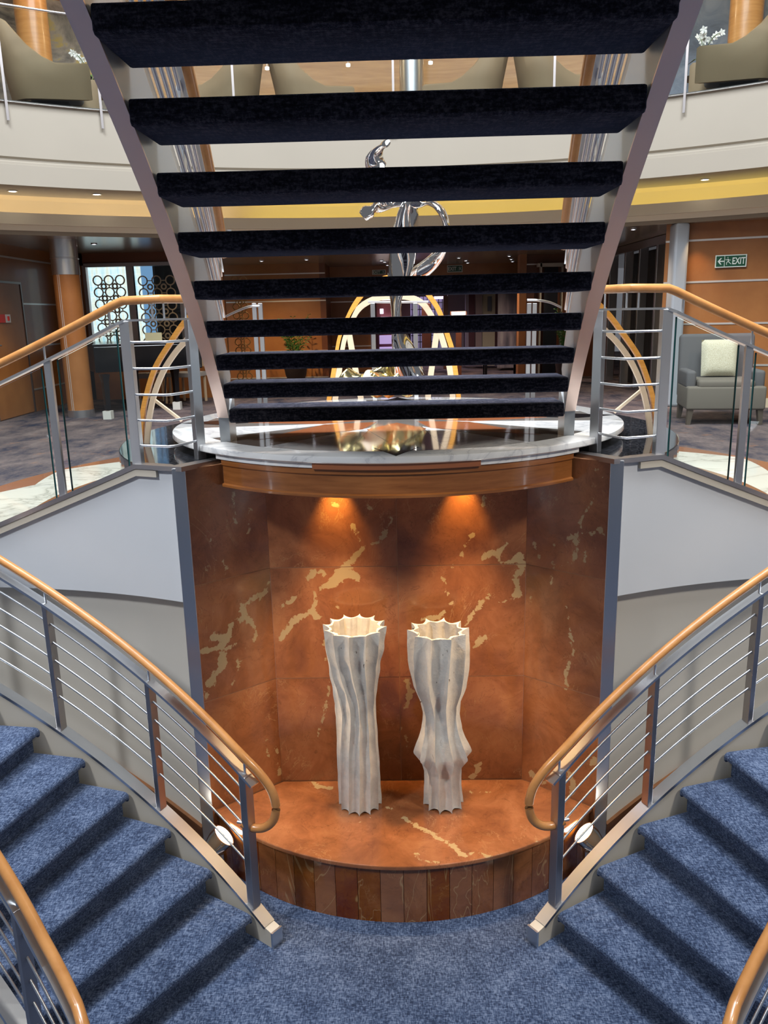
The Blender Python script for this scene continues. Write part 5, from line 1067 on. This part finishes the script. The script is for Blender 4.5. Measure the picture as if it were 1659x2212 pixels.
# upper wall, ceiling
M_UW = mat('upper_wall', (0.55, 0.44, 0.28), 0.6)
ringprof('wall_upper', [(11.5, 2.4), (11.5, 6.2)], wood_mat('upper_panel', (0.40, 0.22, 0.09), (0.55, 0.34, 0.15), 1.5, .5), 8, 172, 90)
b = MB(); b.lathe([(8.3, 5.6), (16, 5.6), (16, 5.7), (8.3, 5.7), (8.3, 5.6)], (AT[0], AT[1], 0), 90, math.radians(8), math.radians(172)); struct(b, 'ceiling_upper', M_CEIL)
def painting(name, a0, a1, z0, z1, cols, label, seed):
    m = mat(name + '_m', (0.3, 0.3, 0.3), 0.6); N, L, b_ = nt(m); t_ = tex(N, L, 1.5, 7, 0.65, dist=1.5, loc=(seed, 0, 0)); r_ = ramp(N, cols); L.new(t_.outputs[0], r_.inputs[0]); L.new(r_.outputs[0], b_.inputs['Base Color'])
    b = MB(); b.lathe([(11.44, z0), (11.44, z1), (11.48, z1), (11.48, z0), (11.44, z0)], (AT[0], AT[1], 0), 20, math.radians(a0), math.radians(a1)); tag(b.build(name, m, smooth=30), label, 'painting')
painting('mural', 111, 125, 2.9, 5.3, [(0.33, (0.08, 0.075, 0.07)), (0.45, (0.22, 0.2, 0.18)), (0.55, (0.36, 0.33, 0.28)), (0.62, (0.50, 0.38, 0.10)), (0.7, (0.45, 0.42, 0.36))], 'grey and ochre marbled abstract wall painting behind the left balcony chair', 2)
painting('mural', 57, 70, 2.9, 5.3, [(0.35, (0.10, 0.13, 0.19)), (0.5, (0.18, 0.23, 0.32)), (0.65, (0.28, 0.33, 0.42))], 'blue-grey abstract wall painting behind the right balcony chair', 5)
for (u, lab) in ((75, 'round orange wood column on the balcony behind the left lounge chair'), (1607, 'round orange wood column on the balcony behind the right lounge chair'), (888, 'round steel column on the balcony near the middle')):
    q = ony(u, 100, 12.6); b = MB(); rr = 0.22 if u != 888 else .17; b.lathe([(0.001, ZB), (rr, ZB), (rr, 5.6), (0.001, 5.6)], (q.x, q.y, 0), 30)
    tag(b.build('round_column', M_STEEL if u == 888 else wood_mat('orange_wood', (0.45, 0.20, 0.06), (0.60, 0.30, 0.10), 2, .3), smooth=50), lab, 'column')
M_TAN = mat('taupe_shell', (0.27, 0.185, 0.105), 0.75); M_SEATG = mat('blue_grey_seat', (0.16, 0.19, 0.23), 0.85)
def lounge(p, rz, label, grp='balcony lounge chairs', sc_=1.0):
    r = empty('lounge_chair', p, label, 'chair', grp); Rm = Matrix.Rotation(rz, 3, 'Z'); b = MB(); n = 28; vs = []
    for i in range(n + 1):
        f = i / n * 2 - 1; s_ = abs(f)
        # plan : U open towards -y
        if s_ > 0.62: x = math.copysign(0.36, f); y = lerp(0.10, -0.56, (s_ - 0.62) / 0.38)
        else: a = f / 0.62 * PI / 2; x = 0.36 * math.sin(a); y = 0.10 + 0.30 * math.cos(a)
        k = max(0, min(1, (0.80 - s_) / 0.36)); k = k * k * (3 - 2 * k); h = lerp(0.56, 1.02, k)
        lean = 0.16 * k
        for (t_, z, o_) in ((0, 0.16, 0), (0, h * .6, .5), (0, h - .03, 1), (0.035, h, 1.0), (0.07, h - .03, 1), (0.07, 0.16, 0)):
            dx, dy = -x, 0.05 - y; dl_ = math.hypot(dx, dy) or 1
            xx = x + dx / dl_ * t_; yy = y + dy / dl_ * t_ + lean * o_
            vs.append(Vector(p) + Rm @ Vector((xx, yy, z)) * sc_)
    k = 6; fs = [(i * k + q, i * k + (q + 1) % k, (i + 1) * k + (q + 1) % k, (i + 1) * k + q) for i in range(n) for q in range(k)] + [tuple(range(k))[::-1], tuple(n * k + q for q in range(k))]
    b.add(vs, fs); b.build('shell', M_TAN, r, smooth=60)
    b = MB(); b.box(Vector(p) + Rm @ Vector((0, -0.08, 0.33)), (0.58, 0.62, 0.20), rz); b.build('seat_cushion', M_SEATG, r, bevel=0.05, bseg=4, smooth=60)
    b = MB(); b.box(Vector(p) + Rm @ Vector((0, -0.02, 0.08)), (0.50, 0.50, 0.15), rz); b.build('plinth_base', M_BLACK, r)
    return r
def bpt(u, r_): # balcony point on radius r_ seen in column u
    a = None; d = ray(u, 180); ox, oy = EYE.x, -AT[1]; a_ = d.x ** 2 + d.y ** 2; b_ = 2 * (ox * d.x + oy * d.y); c_ = ox * ox + oy * oy - r_ * r_; k = (-b_ + math.sqrt(b_ * b_ - 4 * a_ * c_)) / 2 / a_; q = EYE + d * k; return Vector((q.x, q.y, ZB))
lounge(bpt(100, 8.35), math.radians(103), 'taupe lounge chair at far left of the balcony, beside an orchid')
lounge(bpt(1600, 8.35), math.radians(-103), 'taupe lounge chair at far right of the balcony, beside an orchid')
for u, rz, lab in ((484, -102, 'taupe lounge chair on the balcony, first from the left between the treads'), (668, 102, 'taupe lounge chair on the balcony, left of the steel column'), (1010, -102, 'taupe lounge chair on the balcony, just right of the steel column'), (1195, 102, 'taupe lounge chair on the balcony, rightmost seen between the treads')):
    lounge(bpt(u, 8.6), math.radians(rz), lab)
def orchid(p, label, seed):
    random.seed(seed)
    tb = empty('side_table', p, 'small round dark side table under the %s orchid' % ('left' if seed == 1 else 'right'), 'table')
    b = MB(); b.lathe([(0.001, .50), (.2, .50), (.2, .53), (0.001, .53)], tuple(p), 24); b.build('top', M_BLACK, tb); b = MB(); b.lathe([(.02, 0), (.02, .5)], tuple(p), 10); b.lathe([(0.001, 0), (.14, 0), (.14, .015), (0.001, .015)], tuple(p), 20); b.build('pedestal', M_STEEL, tb)
    q = Vector(p) + Vector((0, 0, .53)); r = empty('orchid', q, label, 'plant')
    b = MB(); b.lathe([(0.001, 0), (.05, 0), (.06, .16), (.052, .16), (.05, .02), (0.001, .02)], tuple(q), 18); b.build('vase', M_BLACK if seed == 1 else M_STEEL, r, smooth=40)
    b = MB(); fl = MB()
    for s_ in range(3):
        a = s_ * 2.1 + seed; pts = [q + Vector((math.cos(a) * .16 * t_ * t_ - .05 * t_ * (1 if seed == 1 else -1), math.sin(a) * .16 * t_ * t_, .12 + .55 * t_ - .16 * t_ ** 3)) for t_ in [k / 8 for k in range(9)]]
        b.tube(pts, .004, 5)
        for k in (5, 6, 7, 8):
            c = pts[k] + Vector((random.uniform(-.02, .02), random.uniform(-.02, .02), 0)); na = Vector((random.uniform(-.5, .5), -1, random.uniform(-.2, .4))).normalized(); t1 = na.cross(Vector((0, 0, 1))).normalized(); t2 = na.cross(t1)
            for m_ in range(5):
                e = 2 * PI * m_ / 5; d1 = t1 * math.cos(e) + t2 * math.sin(e); d2 = t1 * math.cos(e + 1.57) + t2 * math.sin(e + 1.57); fl.add([c, c + d1 * .03 + d2 * .018, c + d1 * .052 + na * .008, c + d1 * .03 - d2 * .018], [(0, 1, 2, 3)])
    for s_ in range(5):
        a = s_ * 1.3; d1 = Vector((math.cos(a), math.sin(a), 0)); n1 = Vector((-math.sin(a), math.cos(a), 0)); b.add([q + Vector((0, 0, .15)), q + d1 * .09 + n1 * .025 + Vector((0, 0, .22)), q + d1 * .2 + Vector((0, 0, .16)), q + d1 * .09 - n1 * .025 + Vector((0, 0, .22))], [(0, 1, 2, 3)])
    b.build('stems', mat('orchid_green', (.06, .13, .03), .5), r, recalc=False); fl.build('flowers', mat('orchid_white', (.8, .78, .72), .5), r, recalc=False)
orchid(bpt(196, 9.15), 'white orchid in a black vase beside the left balcony chair', 1)
orchid(bpt(1513, 9.15), 'white orchid in a silver vase beside the right balcony chair', 2)
for a in (60, 75, 90, 105, 120): point('balcony_lamp', pol(9.6, a, 5.3), 50, (1, .78, .5), .06)
for (u, v) in ((752, 143), (930, 138), (1116, 133), (577, 150)):
    q = ony(u, v, 13.2); b = MB(); b.lathe([(0.001, -.01), (.03, 0), (.03, .03), (0.001, .04)], tuple(q), 12); b.mi = 1; b.tube([q + Vector((0, 0, .04)), Vector((q.x, q.y, 5.6))], .004, 5); tag(b.build('pendant_lamp', [M_LAMP, M_STEEL]), 'tiny pendant lamp hanging on the balcony, seen between treads', 'light', 'balcony pendant lamps')
